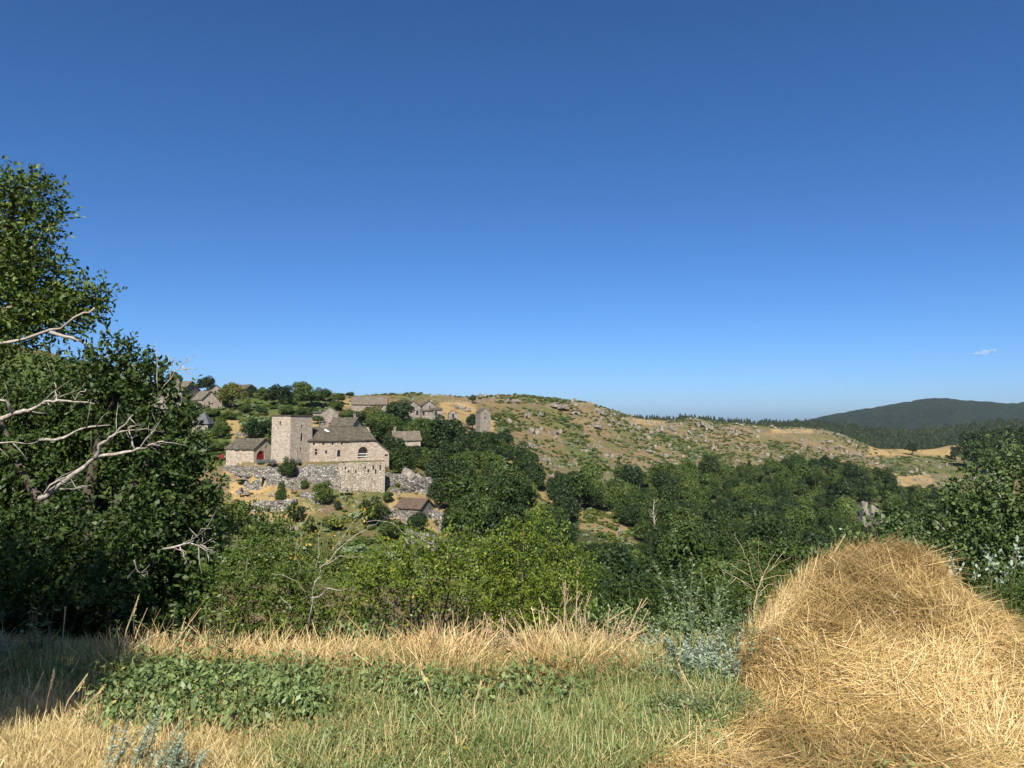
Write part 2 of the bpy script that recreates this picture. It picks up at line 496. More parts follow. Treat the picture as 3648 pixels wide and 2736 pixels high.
_ds = np.geomspace(16, 1400, 700)
_hits = {}
def hit(px, py, dmin=16.0, dmax=1400):
    """ground point seen at picture position (px, py)"""
    a, u = (px - 512.0) / F, (384.0 - py) / F
    c, s = math.cos(PITCH), math.sin(PITCH)
    k = _ds / (c - u * s)
    xs, zs = a * k, EYE + (s + u * c) * k
    g = ground(xs, _ds)
    ok = (g >= zs) & (_ds >= dmin)
    i = int(np.argmax(ok)) if ok.any() else int(np.argmin(np.abs(g - zs) / _ds + (_ds < dmin) * 9))
    return Vector((xs[i], _ds[i], g[i]))

# ---- terrain mesh: one sheet, fine in front, coarse behind
th = np.concatenate([np.linspace(-180, -46, 30)[:-1], np.linspace(-46, 46, 430), np.linspace(46, 180, 30)[1:]])
rd = np.concatenate([np.linspace(0.3, 12, 60)[:-1], np.geomspace(12, 100, 75)[:-1], np.linspace(100, 560, 230)[:-1], np.geomspace(560, 6000, 60)])
TH, RD = np.meshgrid(np.radians(th), rd)
# radii are forward distances inside the view, true radii behind
cosf = np.maximum(np.cos(TH), 0.5)
GX = RD * np.sin(TH) / cosf
GY = RD * np.cos(TH) / cosf
GZ = ground(GX, GY)
farf = sstep(1100, 2200, RD)
GZ = GZ * (1 - farf) + farf * (-30 - RD * 0.004)
nr, nc = GX.shape
V = np.stack([GX.ravel(), GY.ravel(), GZ.ravel()], 1)
i, j = np.meshgrid(np.arange(nr - 1), np.arange(nc - 1), indexing='ij')
a = i * nc + j
FQ = np.stack([a, a + 1, a + nc + 1, a + nc], -1).reshape(-1, 4)[:, ::-1]
PX, PY = proj(V[:, 0], np.maximum(V[:, 1], 0.5), V[:, 2])
# what grows where: dry grass on terraces and paths, bare wood floor under the trees
GOLD = [[(222, 462), (262, 464), (272, 472), (255, 478), (222, 474)], [(228, 478), (276, 480), (300, 500), (318, 512), (300, 522), (250, 512), (232, 500)],
        [(390, 492), (432, 490), (458, 500), (462, 536), (436, 534), (415, 530), (388, 520), (388, 505)], [(492, 448), (505, 455), (523, 470), (530, 485), (505, 478), (490, 462)],
        [(534, 490), (553, 490), (553, 504), (534, 504)], [(578, 506), (612, 508), (640, 530), (640, 545), (600, 535), (580, 528)],
        [(310, 420), (338, 420), (340, 428), (312, 428)], [(440, 402), (476, 402), (476, 424), (440, 420)], [(474, 420), (494, 420), (494, 432), (474, 432)],
        [(225, 418), (240, 420), (250, 436), (236, 446), (224, 430)], [(340, 399), (372, 399), (368, 406), (342, 406)], [(868, 444), (1030, 438), (1030, 456), (868, 456)],
        [(620, 417), (668, 421), (668, 426), (630, 424)], [(880, 478), (930, 474), (940, 492), (900, 490)], [(770, 429), (812, 429), (812, 433), (770, 433)]]
gold = np.zeros(len(V))
for gp in GOLD:
    gold = np.maximum(gold, (in_poly(PX, PY, gp) & (V[:, 1] > 90)) * (0.55 if gp[0] in ((578, 506), (534, 490)) else 1.0))
gold = gold * np.clip(0.12 + 1.35 * fbm(V[:, 0] * 0.12, V[:, 1] * 0.12, 3), 0, 1)
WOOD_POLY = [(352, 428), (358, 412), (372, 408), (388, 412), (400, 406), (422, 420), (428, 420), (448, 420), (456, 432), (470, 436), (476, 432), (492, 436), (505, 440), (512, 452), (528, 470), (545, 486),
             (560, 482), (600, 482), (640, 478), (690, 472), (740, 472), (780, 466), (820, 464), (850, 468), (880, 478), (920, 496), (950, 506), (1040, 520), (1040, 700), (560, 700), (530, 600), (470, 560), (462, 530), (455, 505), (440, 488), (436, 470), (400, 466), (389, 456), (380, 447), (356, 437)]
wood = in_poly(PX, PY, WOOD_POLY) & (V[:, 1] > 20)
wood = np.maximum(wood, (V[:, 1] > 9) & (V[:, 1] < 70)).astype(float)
nearf = (1 - sstep(7, 10, V[:, 1]))
LUSH = [[(-60, 330), (150, 380), (200, 391), (300, 394), (336, 398), (338, 412), (318, 420), (312, 440), (222, 462), (205, 470), (-60, 470)], [(140, 520), (235, 512), (300, 524), (360, 512), (400, 528), (470, 536), (470, 600), (100, 600)], [(553, 416), (570, 416), (592, 440), (614, 472), (585, 470), (562, 442)], [(636, 427), (655, 430), (700, 445), (732, 458), (695, 460), (665, 444)], [(488, 414), (512, 410), (524, 430), (500, 434)], [(765, 442), (775, 440), (796, 456), (790, 462)], [(878, 461), (930, 453), (1000, 458), (1000, 470), (900, 476)], [(512, 394), (560, 398), (575, 404), (520, 402)]]
lush = np.zeros(len(V))
for gp in LUSH:
    lush = np.maximum(lush, (in_poly(PX, PY, gp) & (V[:, 1] > 90)) * (1.0 if len(gp) > 7 else 0.6))
lush = lush * np.clip(0.2 + 1.4 * fbm(V[:, 0] * 0.07 + 5, V[:, 1] * 0.07, 3), 0, 1) * (1 - np.clip(gold * 1.2, 0, 1))
tme = mesh_np('terrain', V, FQ, smooth=True, attrs={'gold': gold, 'wood': wood * (1 - (gold > 0.2)), 'near': nearf, 'lush': lush})

m, nt, bs, out = new_mat('hillside')
att = lambda n: N(nt, 'ShaderNodeAttribute', attribute_name=n).outputs['Fac']
n30 = noise_tex(nt, 0.035, 4, 0.6)
n5 = noise_tex(nt, 0.22, 5, 0.65)
n1 = noise_tex(nt, 1.1, 5, 0.7)
tan = ramp(nt, n5, [(0.30, (0.120, 0.081, 0.039)), (0.5, (0.176, 0.127, 0.060)), (0.72, (0.233, 0.176, 0.088))])
heath = ramp(nt, n1, [(0.3, (0.045, 0.060, 0.018)), (0.55, (0.080, 0.100, 0.030)), (0.75, (0.14, 0.145, 0.055))])
soil = ramp(nt, n1, [(0.3, (0.098, 0.064, 0.043)), (0.7, (0.178, 0.128, 0.089))])
mixv = math_n(nt, 'ADD', math_n(nt, 'MULTIPLY', n30, 0.55), math_n(nt, 'MULTIPLY', n5, 0.45))
c = mixc(nt, ramp(nt, mixv, [(0.46, (0, 0, 0)), (0.58, (0.9, 0.9, 0.9))]), tan, heath)
sp = noise_tex(nt, 0.12, 5, 0.7)
c = mixc(nt, ramp(nt, sp, [(0.52, (0, 0, 0)), (0.62, (0.8, 0.8, 0.8))]), c, soil)
n2 = noise_tex(nt, 0.55, 4, 0.8)
c = mixc(nt, ramp(nt, n2, [(0.58, (0, 0, 0)), (0.66, (0.7, 0.7, 0.7))]), c, (0.31, 0.275, 0.23))
lush = ramp(nt, n1, [(0.3, (0.035, 0.052, 0.014)), (0.6, (0.075, 0.10, 0.027)), (0.8, (0.16, 0.15, 0.055))])
c = mixc(nt, att('lush'), c, lush)
goldc = ramp(nt, n1, [(0.25, (0.216, 0.148, 0.062)), (0.5, (0.304, 0.216, 0.094)), (0.75, (0.384, 0.284, 0.136))])
c = mixc(nt, att('gold'), c, goldc)
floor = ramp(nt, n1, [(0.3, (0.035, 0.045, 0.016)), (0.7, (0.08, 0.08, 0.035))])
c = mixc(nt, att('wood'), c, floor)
nf = noise_tex(nt, 9.0, 6, 0.7)
nearc = ramp(nt, nf, [(0.3, (0.10, 0.078, 0.04)), (0.5, (0.22, 0.165, 0.08)), (0.72, (0.36, 0.27, 0.13))])
c = mixc(nt, att('near'), c, nearc)
nt.links.new(c, bs.inputs['Base Color'])
bs.inputs['Roughness'].default_value = 0.95
bs.inputs['Specular IOR Level'].default_value = 0.05
bump(nt, bs, math_n(nt, 'ADD', n1, n2), 0.7, 0.5)
terrain = link('terrain', tme, m)
tag(terrain, 'dry grass field above a valley with stony hillsides rising behind', kind='structure')

# ---- far mountain
MT = [(560, 432), (640, 430), (740, 426), (799, 421.5), (832, 415), (879, 408), (911, 402.5), (926, 399.3), (943, 398.8), (959, 401), (990, 403), (1008, 405), (1017, 405.5), (1030, 403.5), (1070, 398), (1130, 402), (1200, 410)]
D0 = 4200.0
cols = np.linspace(560, 1200, 520)
top = np.interp(cols, [p[0] for p in MT], [p[1] for p in MT])
rows = np.linspace(0, 1, 90)
vs = []
for t in rows:
    d = D0 - 1500 * (1 - t) 
    if t > 0.85: d = D0
    zt = EYE - (top - HORIZON) / F * D0
    prof = math.sin(min(t / 0.85, 1) * math.pi / 2) ** 0.9
    x = (cols - 512) / F * d
    zb = -60.0
    z = zb + (zt - zb) * prof
    y = np.full_like(x, d)
    if t > 0.85:
        y = y + (t - 0.85) * 8000
        z = zt - (t - 0.85) * 1500
    rel = (fbm(x * 0.004, y * 0.004, 4) - 0.5) * 70 * prof * (1 if t < 0.7 else max(0, (0.85 - t) / 0.15))
    bumps = (fbm(x * 0.045, y * 0.02, 2) - 0.5) * 14
    vs.append(np.stack([x, y, z + rel + bumps], 1))
vs = np.concatenate(vs)
i, j = np.meshgrid(np.arange(89), np.arange(519), indexing='ij')
a = i * 520 + j
mme = mesh_np('mountain', vs, np.stack([a, a + 1, a + 521, a + 520], -1).reshape(-1, 4), smooth=False)
mm, nt, bs, out = new_mat('forested_mountain')
na = noise_tex(nt, 0.05, 4, 0.7)
nb = noise_tex(nt, 0.006, 4, 0.6)
c = ramp(nt, na, [(0.3, (0.003, 0.006, 0.005)), (0.5, (0.009, 0.015, 0.009)), (0.72, (0.024, 0.034, 0.017))])
c = mixc(nt, ramp(nt, nb, [(0.45, (0, 0, 0)), (0.65, (0.6, 0.6, 0.6))]), c, (0.016, 0.026, 0.013))
nt.links.new(c, bs.inputs['Base Color'])
bs.inputs['Roughness'].default_value = 1.0
bs.inputs['Specular IOR Level'].default_value = 0.0
bump(nt, bs, na, 0.8, 8.0)
tag(link('mountain', mme, mm), 'dark blue-green forested mountain on the horizon', kind='structure')

# ------------------------------------------------------------------ buildings
def boolean_cut(me, cutters):
    """cut openings: solid minus all cutter solids"""
    if not cutters.v: return me
    a = bpy.data.objects.new('tmp_a', me); b = bpy.data.objects.new('tmp_b', cutters.mesh('tmp_cut'))
    COL.objects.link(a); COL.objects.link(b)
    md = a.modifiers.new('cut', 'BOOLEAN')
    md.operation = 'DIFFERENCE'; md.object = b; md.solver = 'EXACT'; md.use_self = True
    dg = bpy.context.evaluated_depsgraph_get()
    res = bpy.data.meshes.new_from_object(a.evaluated_get(dg))
    bpy.data.objects.remove(a); bpy.data.objects.remove(b)
    return res

def arch_poly(u, z0, w, h, n=7, point=0.15):
    pts = [(u - w / 2, z0), (u + w / 2, z0)]
    zs = z0 + h * 0.45
    hh = h * 0.55
    for k in range(n + 1):
        t = k / n
        ang = t * math.pi
        pu = math.cos(ang)
        pz = math.sin(ang) ** (1 - point)
        pts.append((u + pu * w / 2, zs + pz * hh))
    return pts

def face_frame(face, L, W):
    # returns function mapping (u, z, depth inward) to local point
    if face == 'front': return lambda u, z, t: (u, -W / 2 + t, z)
    if face == 'back': return lambda u, z, t: (-u, W / 2 - t, z)
    if face == 'right': return lambda u, z, t: (L / 2 - t, u, z)
    return lambda u, z, t: (-L / 2 + t, -u, z)

def openings(root, ops, cut, L, W):
    """ops: (face, u, z0, w, h, kind); cut niches and set a window, door or grille in each"""
    for face, u, z0, w, h, kind in ops:
        fr = face_frame(face, L, W)
        arched = kind in ('red_arch', 'arch_window', 'porch')
        poly = arch_poly(u, z0, w, h) if arched else [(u - w / 2, z0), (u + w / 2, z0), (u + w / 2, z0 + h), (u - w / 2, z0 + h)]
        dep = {'porch': 2.2, 'red_arch': 0.35, 'door': 0.4}.get(kind, 0.45)
        n = len(poly)
        vs = [fr(a, b, -0.3) for a, b in poly] + [fr(a, b, dep) for a, b in poly]
        fs = [tuple(range(n))[::-1], tuple(range(n, 2 * n))] + [(i, (i + 1) % n, n + (i + 1) % n, n + i) for i in range(n)]
        cut.add(vs, fs)
        # panel set in the niche, 6 cm thick
        mb = MB()
        if kind == 'porch':
            for zz in (0.35, 0.95):
                vs = [fr(u - w / 2 + 0.02, z0 + zz, 0.3), fr(u + w / 2 - 0.02, z0 + zz, 0.3), fr(u + w / 2 - 0.02, z0 + zz + 0.1, 0.3), fr(u - w / 2 + 0.02, z0 + zz + 0.1, 0.3)]
                vs += [fr(u - w / 2 + 0.02, z0 + zz, 0.4), fr(u + w / 2 - 0.02, z0 + zz, 0.4), fr(u + w / 2 - 0.02, z0 + zz + 0.1, 0.4), fr(u - w / 2 + 0.02, z0 + zz + 0.1, 0.4)]
                mb.add(vs, [(3, 2, 1, 0), (4, 5, 6, 7), (0, 1, 5, 4), (1, 2, 6, 5), (2, 3, 7, 6), (3, 0, 4, 7)])
            link('railing', mb.mesh('railing'), M['white'], root)
            continue
        q = [(u + (a - u) * 0.97, z0 + (b - z0) * 0.985 + 0.005) for a, b in poly]
        d0 = dep - 0.09 if kind != 'red_arch' else 0.2
        vs = [fr(a, b, d0) for a, b in q] + [fr(a, b, d0 + 0.06) for a, b in q]
        mb.add(vs, fs)
        if kind == 'red_arch':
            link('door', mb.mesh('door'), M['red'], root)
        elif kind == 'door':
            link('door', mb.mesh('door'), M['shutter'] if w > 1.0 else M['dark'], root)
        else:
            link('window', mb.mesh('window'), M['dark'], root)
        if kind == 'shutters':
            for s in (-1, 1):
                mb = MB()
                uu = u + s * w * 0.82
                vs = [fr(uu + a * w * 0.28, z0 + b, t) for t in (-0.07, -0.01) for a, b in ((-1, 0), (1, 0), (1, h), (-1, h))]
                mb.add(vs, [(3, 2, 1, 0), (4, 5, 6, 7), (0, 1, 5, 4), (1, 2, 6, 5), (2, 3, 7, 6), (3, 0, 4, 7)])
                link('shutter', mb.mesh('shutter'), M['shutter'], root)
        if kind == 'red_window':
            mb = MB()
            vs = [fr(u + w * 0.8 + a * w * 0.3, z0 + b, t) for t in (-0.07, -0.01) for a, b in ((-1, 0), (1, 0), (1, h), (-1, h))]
            mb.add(vs, [(3, 2, 1, 0), (4, 5, 6, 7), (0, 1, 5, 4), (1, 2, 6, 5), (2, 3, 7, 6), (3, 0, 4, 7)])
            link('shutter', mb.mesh('shutter'), M['red'], root)

def slab_roof(L, W, eave, rise, over=0.35, thick=0.22, sag=0.12, front_only=False, hip_r=0.0, hip_l=0.0):
    """two thick slopes with a gently sagging ridge and uneven lower edge"""
    nx = 15
    mb = MB()
    r = random.Random(int(L * 100 + W * 10))
    sides = ((-1,) if front_only else (-1, 1))
    half = W / 2 + over
    for s in sides:
        tops, bots = [], []
        for k in range(nx):
            t = k / (nx - 1)
            x = (-L / 2 - over) + t * (L + 2 * over)
            sg = -sag * math.sin(t * math.pi)
            xr = x * (1 - (hip_r if x > 0 else hip_l))
            zr = eave + rise + sg + thick
            ze = eave - over * rise / (W / 2) + sg * 0.4 + thick + r.uniform(-0.05, 0.05)
            ye = s * (half + r.uniform(-0.08, 0.08))
            tops.append(((xr, 0, zr), (x, ye, ze)))
            bots.append(((xr, 0, zr - thick), (x, ye, ze - thick)))
        vs = []
        for k in range(nx):
            vs += [tops[k][0], tops[k][1], bots[k][0], bots[k][1]]
        fs = []
        for k in range(nx - 1):
            a, b = k * 4, k * 4 + 4
            fs += [(a, a + 1, b + 1, b), (a + 2, b + 2, b + 3, a + 3), (a + 1, a + 3, b + 3, b + 1), (a, b, b + 2, a + 2)]
        fs += [(0, 2, 3, 1), ((nx - 1) * 4, (nx - 1) * 4 + 1, (nx - 1) * 4 + 3, (nx - 1) * 4 + 2)]
        mb.add(vs, fs)
    return mb.mesh('roof')

def chimney(root, x, y, zb, zt, w=0.7, pots=True):
    mb = MB()
    mb.box((x, y, (zb + zt) / 2), (w, w, zt - zb))
    mb.box((x, y, zt + 0.05), (w + 0.2, w + 0.2, 0.14))
    ch = link('chimney', mb.mesh('chimney'), M['stone_grey'], root)
    if pots:
        pb = MB()
        for s in (-1, 1):
            pb.box((x + s * w * 0.28, y, zt + 0.28), (0.2, w * 0.7, 0.32))
        pb.box((x, y, zt + 0.49), (w + 0.2, w + 0.2, 0.1))
        link('chimney_cap', pb.mesh('chimney_cap'), M['stone_grey'], ch)

def house(name, label, pos, rot, L, W, eave, rise, ops=(), wall='stone_grey', roof='roof', chim=(), below=6.0, over=0.3, cat='house', group='stone houses of the hillside village', ruin=False, mono=False):
    root = empty(name, pos, rot)
    tag(root, label, cat, group)
    mb = MB()
    if mono:
        prof = [(-W / 2, -below), (W / 2, -below), (W / 2, eave + rise), (-W / 2, eave)]
    else:
        prof = [(-W / 2, -below), (W / 2, -below), (W / 2, eave), (0, eave + rise), (-W / 2, eave)]
    mb.prism(prof, -L / 2, L / 2, 'x')
    cut = MB()
    openings(root, ops, cut, L, W)
    link('wall', boolean_cut(mb.mesh('wall'), cut), M[wall], root)
    if mono:
        rb = MB()
        t = 0.2
        sl = rise / W
        prof = [(-W / 2 - over, eave - over * sl), (W / 2 + over, eave + rise + over * sl), (W / 2 + over, eave + rise + over * sl + t), (-W / 2 - over, eave - over * sl + t)]
        rb.prism(prof, -L / 2 - over, L / 2 + over, 'x')
        link('roof', rb.mesh('roof'), M[roof], root)
    elif not ruin:
        link('roof', slab_roof(L, W, eave, rise, over), M[roof], root)
    for c in chim:
        chimney(root, *c)
    return root

def mpp(d): return d / F

# --- the fortified farm: tower, hall with lean-to end, barn, rampart (each its own block)
FR = R(32)
def local(p, rot, x, y, z=0.0):
    return Vector((p.x + x * math.cos(rot) - y * math.sin(rot), p.y + x * math.sin(rot) + y * math.cos(rot), p.z + z))

TA = R(57)
tc_corner = P(289.9, 466.5, 159.0)
ts = 6.2
tower_c = local(tc_corner, TA, ts / 2, ts / 2)
tower_c.z = COURT_Z
top_z = P(290, 415.9, 160).z
th_ = top_z - COURT_Z
root = empty('stone_tower', tower_c, TA)
tag(root, 'tall square pale stone tower standing between red-doored barn and long hall', 'tower', 'blocks of the fortified farm')
mb = MB()
ta = 0.975
hx = ts / 2
vs = [(-hx, -hx, -3), (hx, -hx, -3), (hx, hx, -3), (-hx, hx, -3)] + [(x * ta, y * ta, th_) for x, y in ((-hx, -hx), (hx, -hx), (hx, hx), (-hx, hx))]
mb.add(vs, [(3, 2, 1, 0), (4, 5, 6, 7), (0, 1, 5, 4), (1, 2, 6, 5), (2, 3, 7, 6), (3, 0, 4, 7)])
cut = MB()
openings(root, [('left', -0.3, th_ - 2.0, 0.6, 0.8, 'w'), ('front', 0.1, th_ - 2.6, 0.5, 0.6, 'w'), ('front', 0.1, 4.6, 0.75, 1.75, 'arch_window'),
                ('front', -0.2, 2.7, 0.45, 0.5, 'w')], cut, ts, ts)
link('wall', boolean_cut(mb.mesh('wall'), cut), M['stone_light'], root)
rb = MB()
rb.box((0, 0, th_ + 0.1), (ts * ta + 0.35, ts * ta + 0.35, 0.2))
link('roof', rb.mesh('roof'), M['roof'], root)

# hall
h0 = P(304.0, 464, 163.0)           # left front corner of the facade
h0.z = COURT_Z
eave_z = P(305.5, 440.3, 163.5).z - COURT_Z
HR = R(26)
HL, HW = 15.6, 10.0
EXT = 3.6
hc = local(h0, HR, HL / 2, HW / 2)
root = empty('stone_hall', hc, HR)
tag(root, 'long pale stone hall with grey slab roof and dark arched opening above the rampart', 'house', 'blocks of the fortified farm')
mb = MB()
rise = 2.75
prof = [(-HW / 2, -3), (HW / 2, -3), (HW / 2, eave_z), (0, eave_z + rise), (-HW / 2, eave_z)]
mb.prism(prof, -HL / 2, HL / 2, 'x')
cut = MB()
ops = [('front', -HL / 2 + 2.1 + i * 2.05, eave_z - 1.05, 0.42, 0.5, 'w') for i in range(4)]
ops += [('front', -5.2, 2.35, 0.55, 0.45, 'w'), ('front', -5.2, 1.5, 0.55, 0.7, 'w'), ('front', -3.0, 1.75, 0.45, 0.65, 'w'), ('front', -0.2, 1.0, 0.75, 1.6, 'arch_window'),
        ('front', 5.3, 0.55, 2.3, 2.6, 'porch'), ('front', 6.6, 4.2, 0.9, 0.4, 'w')]
openings(root, ops, cut, HL, HW)
link('wall', boolean_cut(mb.mesh('wall'), cut), M['stone_light'], root)
link('roof', slab_roof(HL, HW, eave_z, rise, 0.4, hip_r=0.12), M['roof'], root)
mb = MB()
mb.prism([(HL / 2 - 0.02, -3), (HL / 2 + EXT, -3), (HL / 2 + EXT, 1.6), (HL / 2 - 0.02, eave_z - 0.1)], -HW / 2 + 0.03, HW / 2 - 0.03, 'y')
cut = MB()
cut.add([(HL / 2 + 2.6 + a, -HW / 2 + t, 0.8 + b) for t in (-0.3, 0.5) for a, b in ((0, 0), (0.8, 0), (0.8, 0.55), (0, 0.55))], [(3, 2, 1, 0), (4, 5, 6, 7), (0, 1, 5, 4), (1, 2, 6, 5), (2, 3, 7, 6), (3, 0, 4, 7)])
link('lean_to_wall', boolean_cut(mb.mesh('lean_to_wall'), cut), M['stone_light'], root)
mb = MB()   # stepped coping slabs down the sloping end
for k in range(11):
    t0, t1 = k / 11, (k + 1) / 11
    x0, x1 = HL / 2 + t0 * (EXT + 0.2), HL / 2 + t1 * (EXT + 0.2)
    zt = eave_z - 0.05 - t0 * (eave_z - 1.6)
    mb.box(((x0 + x1) / 2, 0, zt - 0.05), (x1 - x0 + 0.12, HW + 0.1, 0.2))
link('stepped_coping', mb.mesh('stepped_coping'), M['roof_pale'], root)
chimney(root, -2.6, 0.6, eave_z + rise - 0.6, eave_z + rise + 0.9, 1.5)
mb = MB()
mb.prism([(-2.9, eave_z + 2.2), (-1.5, eave_z + 1.35), (-1.1, eave_z + 1.5), (-2.5, eave_z + 2.45)], -1.9, -1.6, 'y')
link('metal_flashing', mb.mesh('metal_flashing'), M['white'], root)
mb = MB()
pz = [(-HL / 2 + 0.12, -HW / 2 - 0.12, z) for z in (-0.5, eave_z - 1.0, eave_z - 0.4)] + [(-HL / 2 + 0.9, -HW / 2 - 0.3, eave_z - 0.1)]
mb.tube(pz, [0.07] * 4, 6)
link('drainpipe', mb.mesh('drainpipe'), M['bark'], root)

# barn with the red arched door: long wall to the left, gable to the right
bc = P(253.5, 466.4, 162.0)
bc.z = COURT_Z
BR = R(-28)          # ridge direction: gable looks to the front right
BL, BW = 8.6, 6.2
be = P(254.4, 448.9, 163).z - bc.z
bcent = local(bc, BR, -BL / 2, BW / 2)
house('stone_barn', 'low pale stone barn with red arched door left of the tower', bcent, BR, BL, BW, be, 2.15,
      [('right', -1.1, 0.0, 2.3, 2.45, 'red_arch'), ('right', 0.45, 2.9, 0.5, 0.7, 'w'), ('front', -0.1, 2.5, 0.4, 0.7, 'w')], 'stone_light', 'roof', cat='barn', group='blocks of the fortified farm', over=0.25)
# red gate beside barn
gp = P(221.0, 462.6, 172); gp.z = COURT_Z
mb = MB(); mb.box((0, 0, 0.6), (0.9, 0.12, 1.1)); mb.box((-0.5, 0, 0.6), (0.14, 0.2, 1.4)); mb.box((0.5, 0, 0.6), (0.14, 0.2, 1.4))
tag(link('garden_gate', mb.mesh('garden_gate'), M['red'], None, gp), 'small red wooden gate at the left end of the barn', 'gate')

# --- rampart and walls: thick walls with battered, uneven faces
def wall_run(name, label, pts, mat, thick=1.0, batter=0.12, rough=0.15, cat='wall', group=None, slots=()):
    """pts: list of (x, y, ztop, zbottom) along the wall; front is on the camera side"""
    mb = MB()
    dense = []
    for (a, b) in zip(pts[:-1], pts[1:]):
        n = max(2, int((Vector(a[:2]) - Vector(b[:2])).length / 1.2))
        for k in range(n):
            t = k / n
            dense.append([a[q] * (1 - t) + b[q] * t for q in range(4)])
    dense.append(list(pts[-1]))
    rr = random.Random(len(pts) * 13 + int(abs(pts[0][0]) * 10))
    nz = 9
    n = len(dense)
    vs, fs = [], []
    base = np.array([[q[0], q[1]] for q in dense])
    tang = np.gradient(base, axis=0)
    tang /= np.linalg.norm(tang, axis=1)[:, None] + 1e-9
    nor = np.stack([tang[:, 1], -tang[:, 0]], 1)
    nor[nor[:, 1] > 0] *= -1
    for i, q in enumerate(dense):
        zt, zb = q[2] + rr.uniform(-rough, rough), q[3] - 1.0
        for k in range(nz):
            t = k / (nz - 1)
            z = zt + (zb - zt) * t
            o = batter * (zt - z) + (rr.uniform(-rough, rough) * 0.6 if 0 < k else 0)
            vs.append((q[0] + nor[i, 0] * o, q[1] + nor[i, 1] * o, z))
        vs.append((q[0] - nor[i, 0] * thick, q[1] - nor[i, 1] * thick, zt + rr.uniform(-rough, rough) * 0.5))
        vs.append((q[0] - nor[i, 0] * thick, q[1] - nor[i, 1] * thick, zb))
    m_ = nz + 2
    order = [nz + 1, nz] + list(range(nz))
    for i in range(n - 1):
        for k in range(m_):
            a, b = order[k], order[(k + 1) % m_]
            fs.append((i * m_ + a, i * m_ + b, (i + 1) * m_ + b, (i + 1) * m_ + a))
    fs.append(tuple(order))
    fs.append(tuple((n - 1) * m_ + a for a in order[::-1]))
    mb.add(vs, fs)
    c0 = Vector((base[:, 0].mean(), base[:, 1].mean(), dense[0][3]))
    mb.v = [tuple(Vector(v) - c0) for v in mb.v]
    o = link(name, mb.mesh(name), M[mat], None, c0)
    tag(o, label, cat, group)
    return o
def wpt(px, top, bot, d):
    p, q = P(px, top, d), P(px, bot, d)
    return (p.x, p.y, p.z, q.z)
ram = wall_run('rampart', 'high coursed stone rampart holding up the court under the hall', [wpt(339, 463.2, 496, 152.6), wpt(385, 461.6, 496, 154.0)], 'stone_wall', 1.2, 0.10, 0.05)
# drain slots of the rampart: dark narrow recesses framed in stone
import bmesh as _bm
cutm = MB()
for px, py, h in ((345.5, 468, 0.5), (349, 471.5, 0.5), (356, 471.5, 0.6), (365.5, 467.5, 0.6), (368.5, 471, 0.7), (373.5, 467.5, 0.9), (376, 471.5, 1.0), (380.3, 467.5, 1.1)):
    t = np.interp(px, [339, 385], [152.6, 154.0])
    p = P(px, py, t) - ram.location
    cutm.box((p.x, p.y, p.z), (0.28, 2.2, h))
ram.data = boolean_cut(ram.data, cutm)
wall_run('rubble_wall', 'rough lichened rubble wall below the court left of the rampart', [wpt(293, 467, 488, 157), wpt(306, 466.5, 489, 155.5), wpt(320, 465.4, 490, 154), wpt(332, 464, 493, 153), wpt(342, 464, 495, 152.8)], 'stone_dry', 1.5, 0.2, 0.45)
wall_run('rubble_wall', 'rough broken stone wall running right from the rampart towards the boulder', [wpt(385, 472, 493, 158.5), wpt(396, 473, 494, 160), wpt(408, 474, 495, 162), wpt(420, 477, 495, 164), wpt(434, 480, 495, 168)], 'stone_dry', 1.5, 0.22, 0.55)
wall_run('terrace_wall', 'low dry stone wall below the lavender by the barn', [wpt(222, 465.0, 468, 167.5), wpt(240, 466, 471, 161.8), wpt(256, 467, 473, 156.8), wpt(272, 467.5, 474, 155.8), wpt(284, 467.5, 476, 155.5)], 'stone_dry', 0.8, 0.1, 0.2, 'wall', 'dry stone walls of the terraces')
TW = [('dry stone retaining wall under the small dark shrub on the left terrace', (242, 491), (262, 487), 1.2, 4),
      ('dry stone wall between the two golden terraces below the tower', (266, 490), (302, 491), 1.3, 5), ('broken dry stone wall along the lowest golden terrace', (252, 512), (296, 511), 2.2, 6),
      ('dry stone wall right of the shrub under the rubble wall', (300, 504), (322, 507), 1.2, 4), ('dry stone garden wall left of the brown roofed hut', (388, 520), (404, 516), 1.6, 4),
      ('low garden wall below the brown roofed hut', (404, 524), (424, 526), 1.7, 4), ('stone retaining wall under the clipped shrubs of the garden', (424, 519), (456, 521), 1.5, 5),
      ('tall stone retaining wall at the foot of the terraced garden', (438, 532), (458, 534), 3.0, 4), ('low stone wall edging the upper garden terrace', (390, 494), (430, 492), 0.9, 5),
      ('stone wall at the foot of the hillside left of the spire rock', (405, 545), (435, 552), 2.4, 5), ('short stone wall on the dry slope above the court', (236, 437), (252, 436), 0.9, 4)]
for lab, a, b, h, n in TW:
    pts = []
    for k in range(n):
        t = k / (n - 1)
        p = hit(a[0] * (1 - t) + b[0] * t, a[1] * (1 - t) + b[1] * t + random.uniform(-0.5, 0.5), 90)
        pts.append((p.x, p.y, p.z + h * random.uniform(0.85, 1.1), p.z - 0.5))
    # keep it running smoothly in depth
    ys = np.array([q[1] for q in pts]); med = np.median(ys)
    pts = [(q[0] * (np.clip(q[1], med - 4, med + 4) / q[1]), float(np.clip(q[1], med - 4, med + 4)), q[2], q[3]) for q in pts]
    wall_run('terrace_wall', lab, pts, 'stone_dry', 0.8, 0.1, 0.22, 'wall', 'dry stone walls of the terraces')

